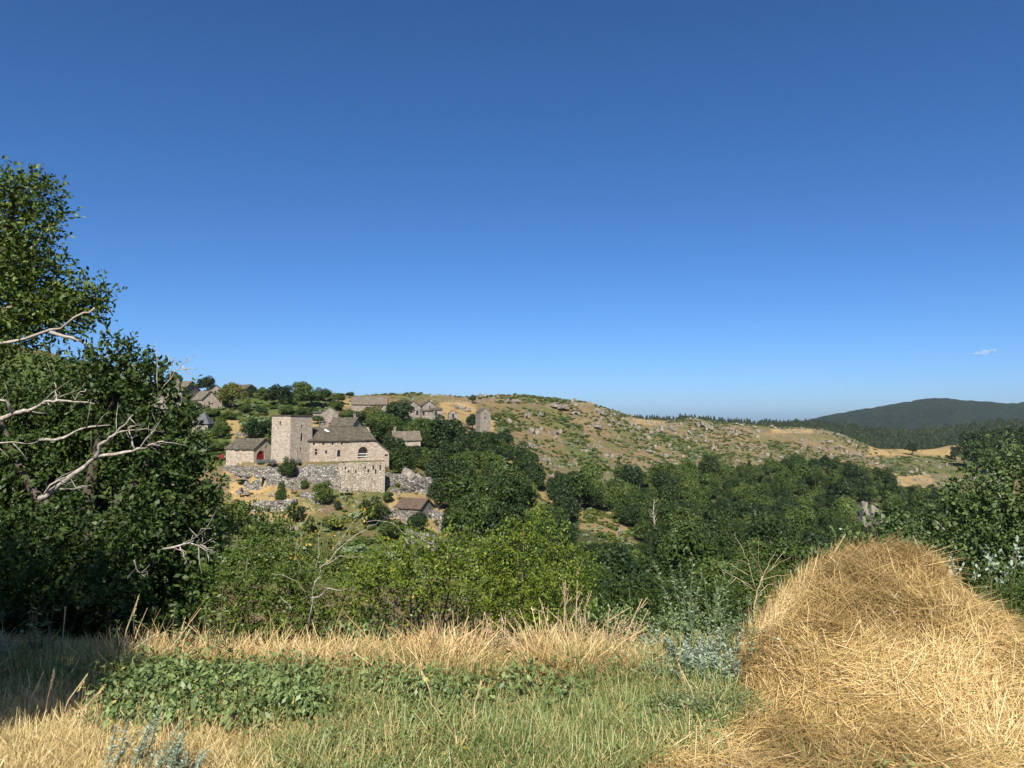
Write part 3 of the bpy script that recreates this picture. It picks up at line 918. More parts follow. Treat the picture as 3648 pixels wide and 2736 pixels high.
# --- village houses
def at(px, py, d):
    p = P(px, py, d)
    return p
def GH(name, label, px, py, d, rot, Lp, W, eave, rise, ops=(), **kw):
    s = mpp(d)
    return house(name, label, at(px, py, d), rot, Lp, W, eave, rise, ops, **kw)
GH('village_house', 'roofless-looking grey stone house with plain gable above the tower', 330.5, 421, 214, R(-78), 6, 4.6, 2.2, 1.5, [('right', 0.9, 0.3, 0.5, 0.8, 'w')], roof='roof_pale', over=0.03)
GH('stone_shed', 'low flat-roofed stone shed left of the plain gabled house', 319.0, 419.5, 216, R(5), 3.0, 3.5, 1.9, 0.3, mono=True, cat='shed')
GH('village_house', 'low stone house with slab roof, chimney and red shutter behind the hall', 346.0, 433, 192, R(-18), 6.6, 5.0, 1.9, 2.0, [('front', 1.1, 0.5, 0.6, 0.9, 'red_window')], wall='stone_light', chim=[(2.6, 0, 3.3, 4.7, 0.6)])
GH('village_house', 'stone house with pale roof half hidden in trees right of the hall', 405.5, 447.5, 200, R(20), 7.0, 5.5, 2.1, 2.2, [('front', -1.5, 0.4, 0.5, 0.9, 'w')], wall='stone_light', roof='roof_pale', chim=[(-3.0, 0, 3.6, 5.2, 0.6)])
GH('village_house', 'long low stone house with grey roof behind trees below the plateau', 370, 409, 272, R(6), 12.5, 6.5, 1.7, 2.6, [('front', 4.6, 0.3, 0.5, 0.9, 'w')], roof='roof_pale')
GH('village_house', 'tall gabled stone house with shuttered window in the upper hamlet', 411.5, 416, 290, R(-72), 8, 5.4, 3.6, 2.2, [('right', -0.3, 2.6, 0.9, 0.9, 'shutters'), ('right', 1.5, 0.3, 0.8, 1.8, 'door')], chim=[(2.5, 0, 5.2, 6.9, 0.7)])
GH('village_house', 'gabled stone house just right of the shuttered one in upper hamlet', 426.8, 411, 298, R(-70), 7, 5.0, 2.3, 1.7, [('right', 0.3, 1.2, 0.5, 0.8, 'w')], chim=[(-2.6, 0, 3.4, 4.9, 0.6)])
GH('stone_shed', 'small stone outhouse with black doorway and flat roof in hamlet', 436.0, 415.8, 288, R(10), 4.6, 4.0, 2.2, 0.8, [('front', -0.2, 0.0, 0.9, 1.7, 'door')], mono=True, cat='shed')
GH('stone_shed', 'low stone lean-to between the gabled house and the outhouse', 427.0, 415.5, 287, R(8), 4.2, 3.5, 1.6, 0.5, [('front', -1.4, 0.0, 0.8, 1.4, 'door')], mono=True, cat='shed')
GH('village_house', 'small gabled stone hut with tall black doorway beside the bare rocks', 452.8, 418.5, 296, R(-82), 5, 3.6, 1.9, 1.3, [('right', 0.0, 0.1, 0.8, 1.7, 'door')], over=0.04)
GH('village_house', 'tall narrow gabled stone house standing alone at the hamlet\'s right end', 483, 428.5, 285, R(-68), 5.5, 4.2, 6.0, 1.7, [('right', -0.1, 3.6, 0.5, 0.9, 'w'), ('right', 0.1, 5.4, 0.5, 0.4, 'w')], over=0.03)
# left group
GH('village_house', 'large stone house with broad hipped slab roof above the left trees', 172, 404, 246, R(-14), 15, 9.5, 4.0, 3.4, [('front', 4.4, 2.6, 0.5, 0.9, 'w'), ('front', 1.0, 2.4, 0.5, 0.9, 'w')], roof='roof_pale', chim=[(1.2, 1.5, 6.2, 8.0, 0.9)])
GH('village_house', 'gabled stone house with pale roof and one small window beside the large house', 205, 409.5, 236, R(-38), 5.8, 5.4, 3.2, 2.6, [('right', -0.2, 1.5, 0.6, 1.0, 'w'), ('right', -0.1, 4.3, 0.3, 0.4, 'w')], wall='stone_light', roof='roof_pale')
GH('stone_shed', 'low stone shed with slab roof right of the gabled house with pale roof', 219.5, 405.5, 242, R(-10), 4.5, 4.0, 2.2, 1.0, roof='roof_pale', mono=True, cat='shed')
GH('village_house', 'far gabled house showing between skyline trees on the left', 214.5, 396, 285, R(-60), 5, 4.2, 2.6, 1.6, [('right', 0, 1.2, 0.5, 0.6, 'w')])
GH('village_house', 'far stone house with slab roof behind the big leaning dark tree', 245, 394.5, 290, R(-25), 6, 4.5, 2.2, 1.6, [('right', 0.5, 0.6, 1.0, 1.4, 'w')])
# slate-roofed round turret, half hidden
tp = hit(203, 431, 150)
root = empty('slate_roofed_house', tp); tag(root, 'small house with steep dark slate pavilion roof half hidden by trees', 'house', 'stone houses of the hillside village')
mb = MB(); mb.box((0, 0, 0.5), (4.6, 4.6, 3.0)); link('wall', mb.mesh('wall'), M['stone_grey'], root)
mb = MB(); mb.add([(-2.7, -2.7, 1.9), (2.7, -2.7, 1.9), (2.7, 2.7, 1.9), (-2.7, 2.7, 1.9), (-0.3, 0, 5.2), (0.3, 0, 5.2)], [(3, 2, 1, 0), (0, 1, 5, 4), (1, 2, 5), (2, 3, 4, 5), (3, 0, 4)])
link('roof', mb.mesh('roof'), M['slate'], root)
# garden hut with the brown roof
hp = hit(415, 517, 90)
house('garden_hut', 'small stone hut with brown roof on the garden terrace', hp, R(-28), 5.6, 4.4, 1.9, 1.5, [('left', 0, 0.2, 0.8, 1.4, 'door')], wall='stone_dry', roof='roof_brown', cat='hut', group=None)

# hilltop fence
posts = [hit(445 + i * 3.7, 404.5 + 0.05 * i, 250) for i in range(8)]
root = empty('hilltop_fence', posts[0]); tag(root, 'line of thin weathered fence posts on dry ground above the hamlet', 'fence')
for p in posts:
    mb = MB(); q = p - posts[0]
    mb.tube([(q.x, q.y, q.z - 0.3), (q.x, q.y, q.z + 1.0), (q.x + 0.03, q.y, q.z + 1.9)], [0.13, 0.12, 0.1], 6)
    link('post', mb.mesh('post'), M['post'], root)
mb = MB(); 
for hh in (0.8, 1.5): mb.tube([p - posts[0] + Vector((0, 0, hh)) for p in posts], [0.015] * len(posts), 3)
link('wire', mb.mesh('wire'), M['metal'], root)

# ------------------------------------------------------------------ rocks
def rock_mesh(name, seed, angular=0.75, sub=3):
    import bmesh
    bm = bmesh.new()
    bmesh.ops.create_icosphere(bm, subdivisions=sub, radius=1.0)
    r = random.Random(seed)
    planes = [(Vector((r.gauss(0, 1), r.gauss(0, 1), r.gauss(0, 0.8))).normalized(), r.uniform(0.45, 0.9)) for _ in range(16)]
    off = Vector((seed * 3.1, seed * 1.7, 0))
    for v in bm.verts:
        p = v.co.copy()
        for nrm, dd in planes:
            e = p.dot(nrm) - dd
            if e > 0: p -= nrm * e * angular
        nn = mnoise.fractal(p * 2.2 + off, 1.0, 2.0, 4)
        v.co = p * (1 + 0.16 * nn)
    me = bpy.data.meshes.new(name)
    bm.to_mesh(me); bm.free()
    return me
ROCKS = [rock_mesh('rock', 11 + i) for i in range(7)]
for rm in ROCKS: rm.materials.append(M['rock'])
ROCKP = [rock_mesh('rock', 41 + i, 0.85) for i in range(6)]
for rm in ROCKP: rm.materials.append(M['rock_pale'])

def crag_mesh(name, seed, nb=9, tall=1.0):
    """an outcrop of stacked, jointed blocks standing out of the slope (unit size)"""
    import bmesh
    r = random.Random(seed)
    bm = bmesh.new()
    for k in range(nb):
        w = r.uniform(0.22, 0.5); h = r.uniform(0.25, 0.75) * (1.25 if k < 3 else 0.9)
        cx_, cy_ = r.uniform(-0.75, 0.75), r.uniform(-0.6, 0.6)
        cz_ = -0.35 + h * 0.5 + max(0, (0.45 - abs(cx_)) * 0.9)
        mt = Matrix.Translation((cx_, cy_, cz_)) @ Matrix.Rotation(r.uniform(-0.5, 0.5), 4, 'Z') @ Matrix.Rotation(r.uniform(-0.16, 0.16), 4, 'Y') @ Matrix.Diagonal((w, w * r.uniform(0.7, 1.3), h, 1))
        g_ = bmesh.ops.create_cube(bm, size=1.0, matrix=mt)
        bmesh.ops.subdivide_edges(bm, edges=list({e for v in g_['verts'] for e in v.link_edges}), cuts=2, use_grid_fill=True)
    off = Vector((seed * 2.3, seed * 1.1, 0))
    for v in bm.verts:
        d_ = mnoise.noise_vector(v.co * 2.3 + off)
        v.co += d_ * 0.11 + mnoise.noise_vector(v.co * 6 + off) * 0.03
        v.co.z *= tall
    me = bpy.data.meshes.new(name); bm.to_mesh(me); bm.free()
    return me
CRAGS = [crag_mesh('rock', 500 + i, 8 + i % 4) for i in range(7)]
for rm in CRAGS: rm.materials.append(M['rock'])
CRAGP = [crag_mesh('rock', 540 + i, 8 + i % 4) for i in range(6)]
for rm in CRAGP: rm.materials.append(M['rock_pale'])
ROCK_GROUP = 'granite rocks on the hillside'
def rock(px, py, w, h, label, pale=False, d=None, name='rock', group=None, cat='rock'):
    p = hit(px, py + h * 0.45, 60) if d is None else P(px, py + h * 0.45, d)
    s = mpp(p.y)
    o = bpy.data.objects.new(name, random.choice((ROCKP if pale else ROCKS) if name == 'boulder' else (CRAGP if pale else CRAGS)))
    o.location = (p.x, p.y, p.z + h * s * 0.26)
    o.scale = ((w * s * 0.62, w * s * 0.55, h * s * 0.68) if name == 'boulder' else (w * s * 0.74, w * s * 0.7, h * s * 0.66))
    o.rotation_euler = (random.uniform(-0.12, 0.12), random.uniform(-0.12, 0.12), random.uniform(-0.5, 0.5))
    COL.objects.link(o)
    tag(o, label, cat, group)
    return o
for a in [(527, 414, 5, 11, 'slender grey rock pinnacle high on the hillside right of the tall narrow house'), (530.5, 445, 4, 11, 'thin pale rock needle low on the hillside above the wood'),
          (595, 426, 13, 8, 'broad cracked outcrop in the middle of the rocky hillside'), (601, 412, 7, 8, 'blocky outcrop near the ridge where the hillside starts to drop'),
          (557, 431, 7, 8, 'grey outcrop between green scrub left of the broad cracked one'), (650, 451, 10, 5, 'flat pale slab low on the slope'),
          (661, 428, 7, 11, 'tall rock stack below the small dry saddle'), (671, 427, 4, 9, 'thin standing rock beside the tall rock stack'), (688.5, 432, 4, 7, 'narrow pale rock below the second hill\'s crag'),
          (557, 405, 17, 7, 'long outcrop just under the skyline of the first hill'), (510, 401, 17, 5, 'low weathered rock band along the hilltop'), (521, 457, 6, 7, 'grey rock at the wood edge under the thin needle'),
          (543, 458, 9, 8, 'lumpy rock group above the dark valley trees'), (550, 464, 3, 5, 'small light rock at the top of the wood'), (540, 415, 6, 5, 'low grey rock right of the slender pinnacle'),
          (575, 412, 7, 5, 'brown-grey rock below the ridge line'), (613, 420, 6, 6, 'rock on the falling ridge end'), (456, 406, 9, 6, 'dark overhanging rock behind the small hut with black doorway'), (466, 409, 8, 7, 'grey rock left of the tall narrow house'),
          (618, 423, 5, 5, 'small angular rock below the ridge end'), (586, 434, 5, 4, 'small rock left below the broad cracked outcrop')]:
    rock(*a, group=ROCK_GROUP)
for a in [(701, 424, 11, 8, 'pale crag crowning the second hill'), (709, 427, 7, 8, 'pale block right below the crag of the second hill'), (714, 447, 5, 9, 'pale upright rock low on the second hill'), (735.5, 431, 8, 6, 'pale jagged rock on the shoulder of the second hill'),
          (728, 429, 6, 5, 'pale rock between crag and shoulder of the second hill'), (752, 427, 6, 3, 'low rock on the skyline of the second hill'), (826, 442, 8, 4, 'pale stones in a heap on the right end of the second hill'),
          (771, 459, 8, 4, 'pale boulder heap at the foot of the second hill'), (700, 436, 5, 5, 'pale broken block under the crag'), (706, 441, 5, 5, 'pale rock in the scree under the crag'), (838, 447, 6, 3, 'flat pale rocks above the dry saddle field'),
          (790, 464, 8, 4, 'pale rocks touching the upper edge of the wood'), (757, 462, 6, 4, 'pale rocks left of the boulder heap')]:
    rock(*a, pale=True, group=ROCK_GROUP)
rock(408, 473, 14, 12, 'large round grey boulder beside the rough broken wall', d=163, name='boulder', cat='boulder')
rock(418, 476, 8, 6, 'smaller boulder to the right of the large round one', d=165, name='boulder', cat='boulder')
rock(497, 511, 8, 13, 'pointed grey rock spire rising out of the valley trees', name='rock_spire', d=172)
rock(620, 530, 4, 12, 'slim rock spire in the dry clearing', name='rock_spire')
rock(241, 497, 11, 9, 'grey rock face under the left terrace', name='cliff_rock'); rock(268, 526, 9, 15, 'steep pale rock face below the lowest terrace', name='cliff_rock', pale=True)
rock(286, 531, 10, 16, 'tall grey rock face beside the dark narrow shrub', name='cliff_rock'); rock(254, 520, 10, 10, 'grey broken rock under the lowest dry stone wall', name='cliff_rock')
rock(345, 489, 9, 7, 'bulging rock at the foot of the rampart', d=149.5, name='cliff_rock'); rock(330, 490, 8, 8, 'rock built into the rubble wall left of the rampart', d=151, name='cliff_rock'); rock(309, 485, 6, 10, 'upright grey rock in the rubble wall', d=153.5, name='cliff_rock')
# great split slab showing in the wood on the right
sp_ = P(868.5, 524, 232)
s = mpp(232)
root = empty('split_rock', sp_); tag(root, 'big bare grey rock with a dark vertical crack in the right-hand wood', 'rock')
for k, (dx, w, h, sd) in enumerate(((-4.6 * s, 11, 22, 71), (6.4 * s, 13, 19, 72))):
    o = link('rock_half', rock_mesh('rock_half', sd, 0.9, 4), M['rock'], root)
    o.location = (dx, 0.4 * k, h * s * 0.48); o.scale = (w * s * 0.66, 2.6, h * s * 0.72)

# ------------------------------------------------------------------ vegetation meshes
def quads_from(c, t, b, ls, ws, rnd, name, fold=None):
    """diamond leaves: centre, length axis t, width axis b, per-leaf length and width"""
    ls, ws = np.asarray(ls)[:, None], np.asarray(ws)[:, None]
    v = np.stack([c - t * ls * 0.5, c + b * ws * 0.5 + t * ls * 0.05, c + t * ls * 0.5, c - b * ws * 0.5 + t * ls * 0.05], 1)
    n = len(c)
    return mesh_np(name, v.reshape(-1, 3), np.arange(n * 4).reshape(n, 4), rnd)
def unit(v): return v / (np.linalg.norm(v, axis=-1, keepdims=True) + 1e-9)
def rand_unit(g, n): return unit(g.normal(size=(n, 3)))
def frame(nrm, g):
    t = unit(np.cross(nrm, rand_unit(g, len(nrm))))
    return t, np.cross(nrm, t)

def crown_mesh(name, seed, nleaf, lsize, lobes=18, lo=(0.28, 0.46), flat=1.0, low=-0.45, top_taper=0.0, jitter=0.55):
    """unit crown (radius about 1, centred on 0): leaf clumps over many overlapping lobes with gaps between them"""
    g = np.random.default_rng(seed)
    lc, lr = [], []
    while len(lc) < lobes:
        p = rand_unit(g, 1)[0]
        if p[2] < low: continue
        rad = g.uniform(0.45, 0.72)
        p = p * rad
        p[2] *= flat
        k = 1 - top_taper * max(0, p[2] / (0.7 * flat))
        p[0] *= k; p[1] *= k
        lc.append(p); lr.append(g.uniform(*lo) * (0.75 + 0.25 * k))
    lc.append(np.array([0, 0, -0.05])); lr.append(0.55)
    lc, lr = np.array(lc), np.array(lr)
    w = lr ** 2; w /= w.sum()
    idx = g.choice(len(lc), nleaf, p=w)
    d = rand_unit(g, nleaf)
    d[:, 2] = np.where(d[:, 2] < -0.55, -d[:, 2], d[:, 2])
    shell = 1 - 0.45 * g.random(nleaf) ** 2
    # ragged: clumps on the lobes
    cl = np.sin(d[:, 0] * 9 + idx * 2.1) * np.sin(d[:, 1] * 8 + idx) * np.sin(d[:, 2] * 9 + idx * 0.7)
    shell = shell * (1 + 0.16 * cl)
    c = lc[idx] + d * (lr[idx] * shell)[:, None]
    nrm = unit(d + g.normal(size=(nleaf, 3)) * jitter + np.array([0, 0, 0.25]))
    t, b = frame(nrm, g)
    sz = lsize * g.uniform(0.6, 1.35, nleaf)
    rnd = np.clip(g.random(nleaf) * 0.6 + (g.random(len(lc))[idx]) * 0.4, 0, 1)
    return quads_from(c, t, b, sz, sz * 0.75, rnd, name)

def trunk_mesh(name, seed, height, r0, spread=0.6):
    g = random.Random(seed)
    mb = MB()
    pts, rad = [], []
    x = y = 0
    for k in range(5):
        t = k / 4
        pts.append((x, y, -0.15 * height + t * height * 1.1)); rad.append(r0 * (1 - 0.72 * t))
        x += g.uniform(-1, 1) * 0.05 * height; y += g.uniform(-1, 1) * 0.05 * height
    mb.tube(pts, rad, 6)
    for k in range(6):
        t = g.uniform(0.35, 0.85)
        i = int(t * 4); a = Vector(pts[i])
        an = g.uniform(0, 6.28); ln = spread * height * g.uniform(0.4, 0.8)
        b = a + Vector((math.cos(an) * ln * 0.7, math.sin(an) * ln * 0.7, ln * 0.6))
        mid = (a + b) / 2 + Vector((0, 0, -0.06 * ln))
        mb.tube([a, mid, b], [rad[i] * 0.55, rad[i] * 0.38, rad[i] * 0.12], 5)
    return mb.mesh(name, True)

def make_tree(name, crown, trunk, leafmat, label, cat='tree', group=None, cz=1.25):
    """tree in crown-radius units: base at 0, crown centre at cz"""
    root = empty(name); tag(root, label, cat, group)
    t = link('trunk', trunk, M['bark'], root)
    c = link('crown', crown, leafmat, root, (0, 0, cz))
    KIDS[root.name] = [t, c]
    return root

TRUNKS = [trunk_mesh('trunk', 5 + i, 1.5, 0.085) for i in range(4)]
FARC = [crown_mesh('crown', 100 + i, 4200, 0.115, lobes=20 + i, low=-0.85, flat=[1.0, 0.85, 1.15, 0.95, 1.05, 0.8][i]) for i in range(6)]
MIDC = [crown_mesh('crown', 200 + i, 34000, 0.042, lobes=28, lo=(0.2, 0.4), low=-0.8, flat=[1.0, 0.85, 1.1, 0.95][i]) for i in range(4)]
def with_mat(me, mat):
    c = me.copy(); c.materials.clear(); c.materials.append(mat); return c

LEAFSETS, MIDMAT = {}, {}
for me in MIDC: me.materials.append(None)
for key, lm in (('wood', 'wood_leaf'), ('dark', 'dark_leaf'), ('warm', 'warm_leaf'), ('bush', 'bush_leaf')):
    LEAFSETS[key] = [with_mat(me, M[lm]) for me in FARC]
    LEAFSETS[key + '_mid'] = MIDC; MIDMAT[key] = M[lm]

def plant_tree(name, loc, rad, h, leaf, label, cat='tree', group=None, mid=False, vi=None, cz_low=False):
    """a tree or bush: crown radius rad, total height h"""
    g = random
    crowns = LEAFSETS[leaf + ('_mid' if mid else '')]
    root = empty(name, loc, g.uniform(0, 6.28)); tag(root, label, cat, group)
    tr = bpy.data.objects.new('trunk', random.choice(TRUNKS)); tr.parent = root
    if len(tr.data.materials) == 0: tr.data.materials.append(M['bark'])
    cr = bpy.data.objects.new('crown', crowns[vi if vi is not None else g.randrange(len(crowns))]); cr.parent = root
    if mid:
        cr.material_slots[0].link = 'OBJECT'; cr.material_slots[0].material = MIDMAT[leaf]
    ch = max(h * (1.06 if cz_low else 0.93), 0.3)           # crown height
    zr = ch / 2.0
    cr.scale = (rad, rad, zr)
    cr.location = (0, 0, h - ch * 0.5)
    tr.scale = (rad * 1.1, rad * 1.1, (h - ch * 0.35) / 1.5)
    COL.objects.link(tr); COL.objects.link(cr)
    return root

def tree_px(px, base, w, h, leaf, label, name='tree', cat='tree', group=None, d=None, mid=False, low=False, dmin=60):
    p = hit(px, base, dmin) if d is None else P(px, base, d)
    if d is not None: p.z = min(p.z, gz(p.x, p.y) + 0.3)
    s = mpp(p.y)
    top = P(px, base - h, p.y).z
    return plant_tree(name, p, w * s * 0.56, max(top - p.z, 0.5), leaf, label, cat, group, mid, cz_low=low)

# --- named trees around the farm and the hamlet
SK = 'trees along the skyline of the hill'
VG = 'trees around the stone hamlet'
for a in [(173, 386, 17, 15, 'wood', 'round skyline tree right above the large house'), (206, 392, 17, 17, 'dark', 'isolated round tree rising above the skyline left of the big leaning tree'), (190, 392, 22, 10, 'bush', 'low skyline thicket left of the isolated round tree'),
          (252, 398, 12, 13, 'dark', 'small dark tree beside the far house on the skyline'), (263, 397, 11, 11, 'bush', 'pale thin-leaved skyline tree beside the small dark one'), (281, 406, 25, 22, 'dark', 'broad dark skyline tree above the tower'),
          (301, 398, 21, 17, 'bush', 'tall loose skyline tree right of the broad dark one'), (311, 408, 30, 21, 'wood', 'wide green tree below the skyline right above the tower'), (322, 403, 17, 16, 'wood', 'rounded skyline tree right of the wide green tree'), (269, 402, 12, 12, 'bush', 'bush under the pale thin-leaved skyline tree'),
          (335, 398.5, 6, 4, 'dark', 'tiny skyline bush, left one of three'), (341.5, 398, 7, 5, 'dark', 'small skyline bush, middle one of three'), (350, 397.6, 9, 6, 'dark', 'dark skyline bush, right one of three'), (472.5, 403.5, 7, 9, 'dark', 'dark upright tree on the hilltop above the tall narrow house'), (480, 400, 4, 3, 'dark', 'tiny bush on the hilltop right of the dark upright tree')]:
    tree_px(*a, name='skyline_tree', group=SK, dmin=150)
tree_px(232, 410, 26, 30, 'warm', 'big leaning olive-green tree with twin tops right of the gabled house', name='broadleaf_tree', group=VG)
tree_px(226, 408, 15, 26, 'warm', 'olive-green side tree leaning against the big twin-topped one', name='broadleaf_tree', group=VG)
for a in [(257, 440, 29, 22, 'dark', 'large round dark bush left behind the tower', 1), (221, 439, 18, 16, 'bush', 'round green bush on the dry slope above the barn', 1), (213, 452, 20, 12, 'bush', 'wide low bush beside the left end of the barn', 1),
          (286, 416, 15, 12, 'bush', 'bush below the skyline tree above tower', 1), (262, 415, 12, 8, 'dark', 'small dark bush on the slope above the large round bush', 1), (245, 413, 14, 9, 'bush', 'bush beneath the big leaning tree', 1), (308, 420, 22, 14, 'wood', 'dark bush right above the tower roof', 1), (317, 424, 14, 9, 'bush', 'light bush between the tower and the plain gabled house', 1),
          (230, 420, 16, 9, 'bush', 'low bush above the round green bush', 1), (210, 418, 18, 11, 'bush', 'bush in front of the gabled house with pale roof', 1), (195, 414, 24, 14, 'wood', 'tree in front of the large house', 0), (272, 428, 12, 9, 'bush', 'bush on the slope left of the tower top', 1),
          (338, 412, 12, 11, 'bush', 'tree right behind the plain gabled house', 0), (347, 420, 18, 10, 'bush', 'light green bush above the low house with red shutter', 1), (339, 404, 14, 10, 'wood', 'dark tree above the plain gabled house', 0), (268, 447, 14, 9, 'bush', 'low bush between barn and tower', 1), (240, 450, 16, 10, 'bush', 'bush above the barn roof', 1)]:
    tree_px(*a[:6], name='slope_bush' if a[6] else 'broadleaf_tree', cat='bush' if a[6] else 'tree', group='bushes on the slope behind the farm' if a[6] else VG, low=bool(a[6]))
for a in [(287, 487, 17, 31, 'wood', 'bright green tree standing in front of the tower', 0), (322, 503, 23, 23, 'bush', 'round bush below the rubble wall', 1), (281, 510, 11, 30, 'wood', 'narrow columnar bush below the bright green tree', 1), (241, 492, 12, 12, 'dark', 'small round dark bush on the left terrace', 1),
          (296, 525, 19, 25, 'dark', 'dark bush on the lowest golden terrace', 1), (304, 494, 8, 15, 'bush', 'thin sapling against the rubble wall', 0), (374, 526, 29, 30, 'wood', 'large bright bush below the rampart', 1), (388.5, 504, 12, 13, 'wood', 'clipped egg-shaped bush at the foot of the rampart', 1),
          (439, 511, 23, 33, 'dark', 'dense dark upright tree on the upper garden terrace', 0), (418, 535, 20, 26, 'dark', 'dark bush in front of the brown roofed hut', 1), (310, 535, 10, 20, 'dark', 'dark narrow shrub beside the tall rock face', 1), (338, 512, 8, 12, 'dark', 'dark upright shrub left of the large bright bush', 1),
          (430, 519, 4, 5, 'wood', 'tall clipped topiary by the garden wall', 1), (437, 519, 4, 3, 'wood', 'tiny clipped ball by the garden wall', 1), (445.5, 519, 6, 5, 'wood', 'round clipped ball on the garden terrace', 1), (440, 525, 14, 7, 'bush', 'low spreading green shrub on the garden terrace', 1), (401, 493, 7, 6, 'bush', 'small bush at the foot of the broken wall', 1), (333, 530, 22, 14, 'bush', 'yellowish bush low below the terraces', 1), (260, 545, 30, 26, 'bush', 'wide bush below the rock faces', 1), (230, 530, 34, 30, 'bush', 'broad bush at the left of the terraces', 1), (392, 540, 30, 22, 'bush', 'bush below the garden hut', 1), (455, 505, 9, 16, 'bush', 'ivy-green shrub along the garden edge', 1), (462, 515, 12, 18, 'bush', 'loose shrub right of the garden edge', 1)]:
    tree_px(*a[:6], name='terrace_bush' if a[6] else 'garden_tree', cat='bush' if a[6] else 'tree', group='bushes on the farm terraces' if a[6] else 'trees on the farm terraces', low=bool(a[6]), dmin=90)
# lavender cushions by the barn
lav = [with_mat(me, M['lavender']) for me in FARC[:2]]
for k, (px, w) in enumerate(((258, 5), (262.5, 6), (267.5, 6.5), (273, 7), (298, 7))):
    p = hit(px, 471.5 if k < 4 else 470, 120); 
    if k == 4: p = Vector((P(298, 468, 157.8).x, 157.8, COURT_Z))
    o = bpy.data.objects.new('lavender_bush', lav[k % 2]); s = mpp(p.y); o.location = (p.x, p.y, p.z + 0.35); o.scale = (w * s * 0.55, w * s * 0.5, 0.62)
    COL.objects.link(o); tag(o, ['grey lavender cushion below the barn\'s long wall', 'grey lavender cushion second from the left below the red door', 'grey lavender cushion under the red arched door', 'largest grey lavender cushion left of the bright green tree', 'lavender cushion at the tower foot right of the bright green tree'][k], 'lavender', 'lavender cushions by the barn')
for a in [(399, 428, 29, 30, 'dark', 'large rounded dark tree below the tall shuttered house'), (373, 429, 23, 25, 'warm', 'olive-brown tree right of the low house with red shutter'), (443, 458, 34, 44, 'dark', 'huge dark tree in the hamlet wood below the black doorway'), (376, 447, 27, 29, 'wood', 'tree just behind the right half of the hall roof'),
          (394, 468, 26, 34, 'dark', 'dark tree behind the lean-to end of the hall'), (473, 432, 14, 19, 'dark', 'dark pointed tree left of the tall narrow house'), (570, 509, 33, 32, 'dark', 'big dark solitary tree at the edge of the dry clearing'), (503, 452, 20, 24, 'dark', 'dark tree on the dry path right of the tall narrow house'), (529, 470, 21, 20, 'wood', 'round tree below the thin rock needle'), (423, 452, 20, 24, 'wood', 'green tree right of the house with pale roof')]:
    tree_px(*a, name='broadleaf_tree', group=VG, dmin=120)

# --- the valley wood: dart-thrown trees; the 240 largest in view are single trees, the rest one mass
g = np.random.default_rng(21)
cand_d = np.concatenate([np.exp(g.uniform(math.log(24), math.log(120), 2600)), np.sqrt(g.uniform(110 ** 2, 430 ** 2, 9000))])
cand_px = g.uniform(345, 1130, len(cand_d))
cx, cy = (cand_px - 512) / F * cand_d, cand_d
cz = ground(cx, cy)
qx, qy = proj(cx, cy, cz + 3.0)
ok = in_poly(qx, qy, WOOD_POLY + []) | ((qx > 540) & (qy > 560) & (cy < 120)) | ((qx > 1030) & (qy > 515))
clear = in_poly(qx, qy, [(572, 503), (614, 505), (644, 528), (650, 548), (610, 540), (578, 528)]) | in_poly(qx, qy, [(533, 488), (554, 488), (554, 503), (533, 503)]) | in_poly(qx, qy, [(488, 446), (508, 452), (534, 486), (505, 480), (486, 462)]) | in_poly(qx, qy, [(848, 500), (888, 500), (890, 530), (846, 530)])
ok &= ~clear
# also keep hard clear of the court and the houses
ok &= ~((qx < 392) & (cy < 195))
trees = []
cell = {}
for i in np.flatnonzero(ok):
    x, y = cx[i], cy[i]
    big = g.random()
    rad = (2.0 + 1.4 * big) if y < 60 else ((2.8 + 2.2 * big) if y < 130 else (3.2 + 2.6 * big * big))
    r_ = rad * 1.62
    k = (int(x // 8), int(y // 8)); bad = False
    for a in (-1, 0, 1):
        for b in (-1, 0, 1):
            for (x2, y2, r2) in cell.get((k[0] + a, k[1] + b), ()):
                if (x - x2) ** 2 + (y - y2) ** 2 < (0.5 * (r_ + r2)) ** 2: bad = True
    if bad: continue
    cell.setdefault(k, []).append((x, y, r_))
    trees.append((x, y, cz[i], rad, rad * g.uniform(1.6, 2.6), qx[i], qy[i]))
CLEAR_BOXES = [(650, 500, 658, 518, 199), (858, 501, 880, 520, 229), (582, 509, 640, 541, 190), (535, 491, 552, 503, 195), (352, 398, 388, 411, 270), (402, 398, 442, 417, 285), (445, 405, 460, 420, 294), (473, 403, 492, 430, 283), (394, 431, 418, 444, 198), (328, 416, 360, 434, 190), (385, 458, 392, 470, 170), (385, 468, 436, 496, 168)]
def blocks(t):
    qx_, top_ = proj(t[0], t[1], t[2] + t[4]); r_ = t[3] * 1.05 / t[1] * F
    bot_ = proj(t[0], t[1], t[2])[1]
    return any(t[1] < d_ and qx_ + r_ > a_ and qx_ - r_ < c_ and top_ < b2_ and bot_ > b_ for a_, b_, c_, b2_, d_ in CLEAR_BOXES)
kept = []
for t in trees:
    t = list(t)
    while t[4] > 2.5 and blocks(t):
        t[4] *= 0.88; t[3] *= 0.95
    if not blocks(t): kept.append(tuple(t))
trees = kept
trees.sort(key=lambda t: -t[3] / t[1])
vis = [t for t in trees if -10 < t[5] < 1034]
N_IND = 240
single = vis[:N_IND]
ss = set(id(t) for t in single)
rest = [t for t in trees if id(t) not in ss]
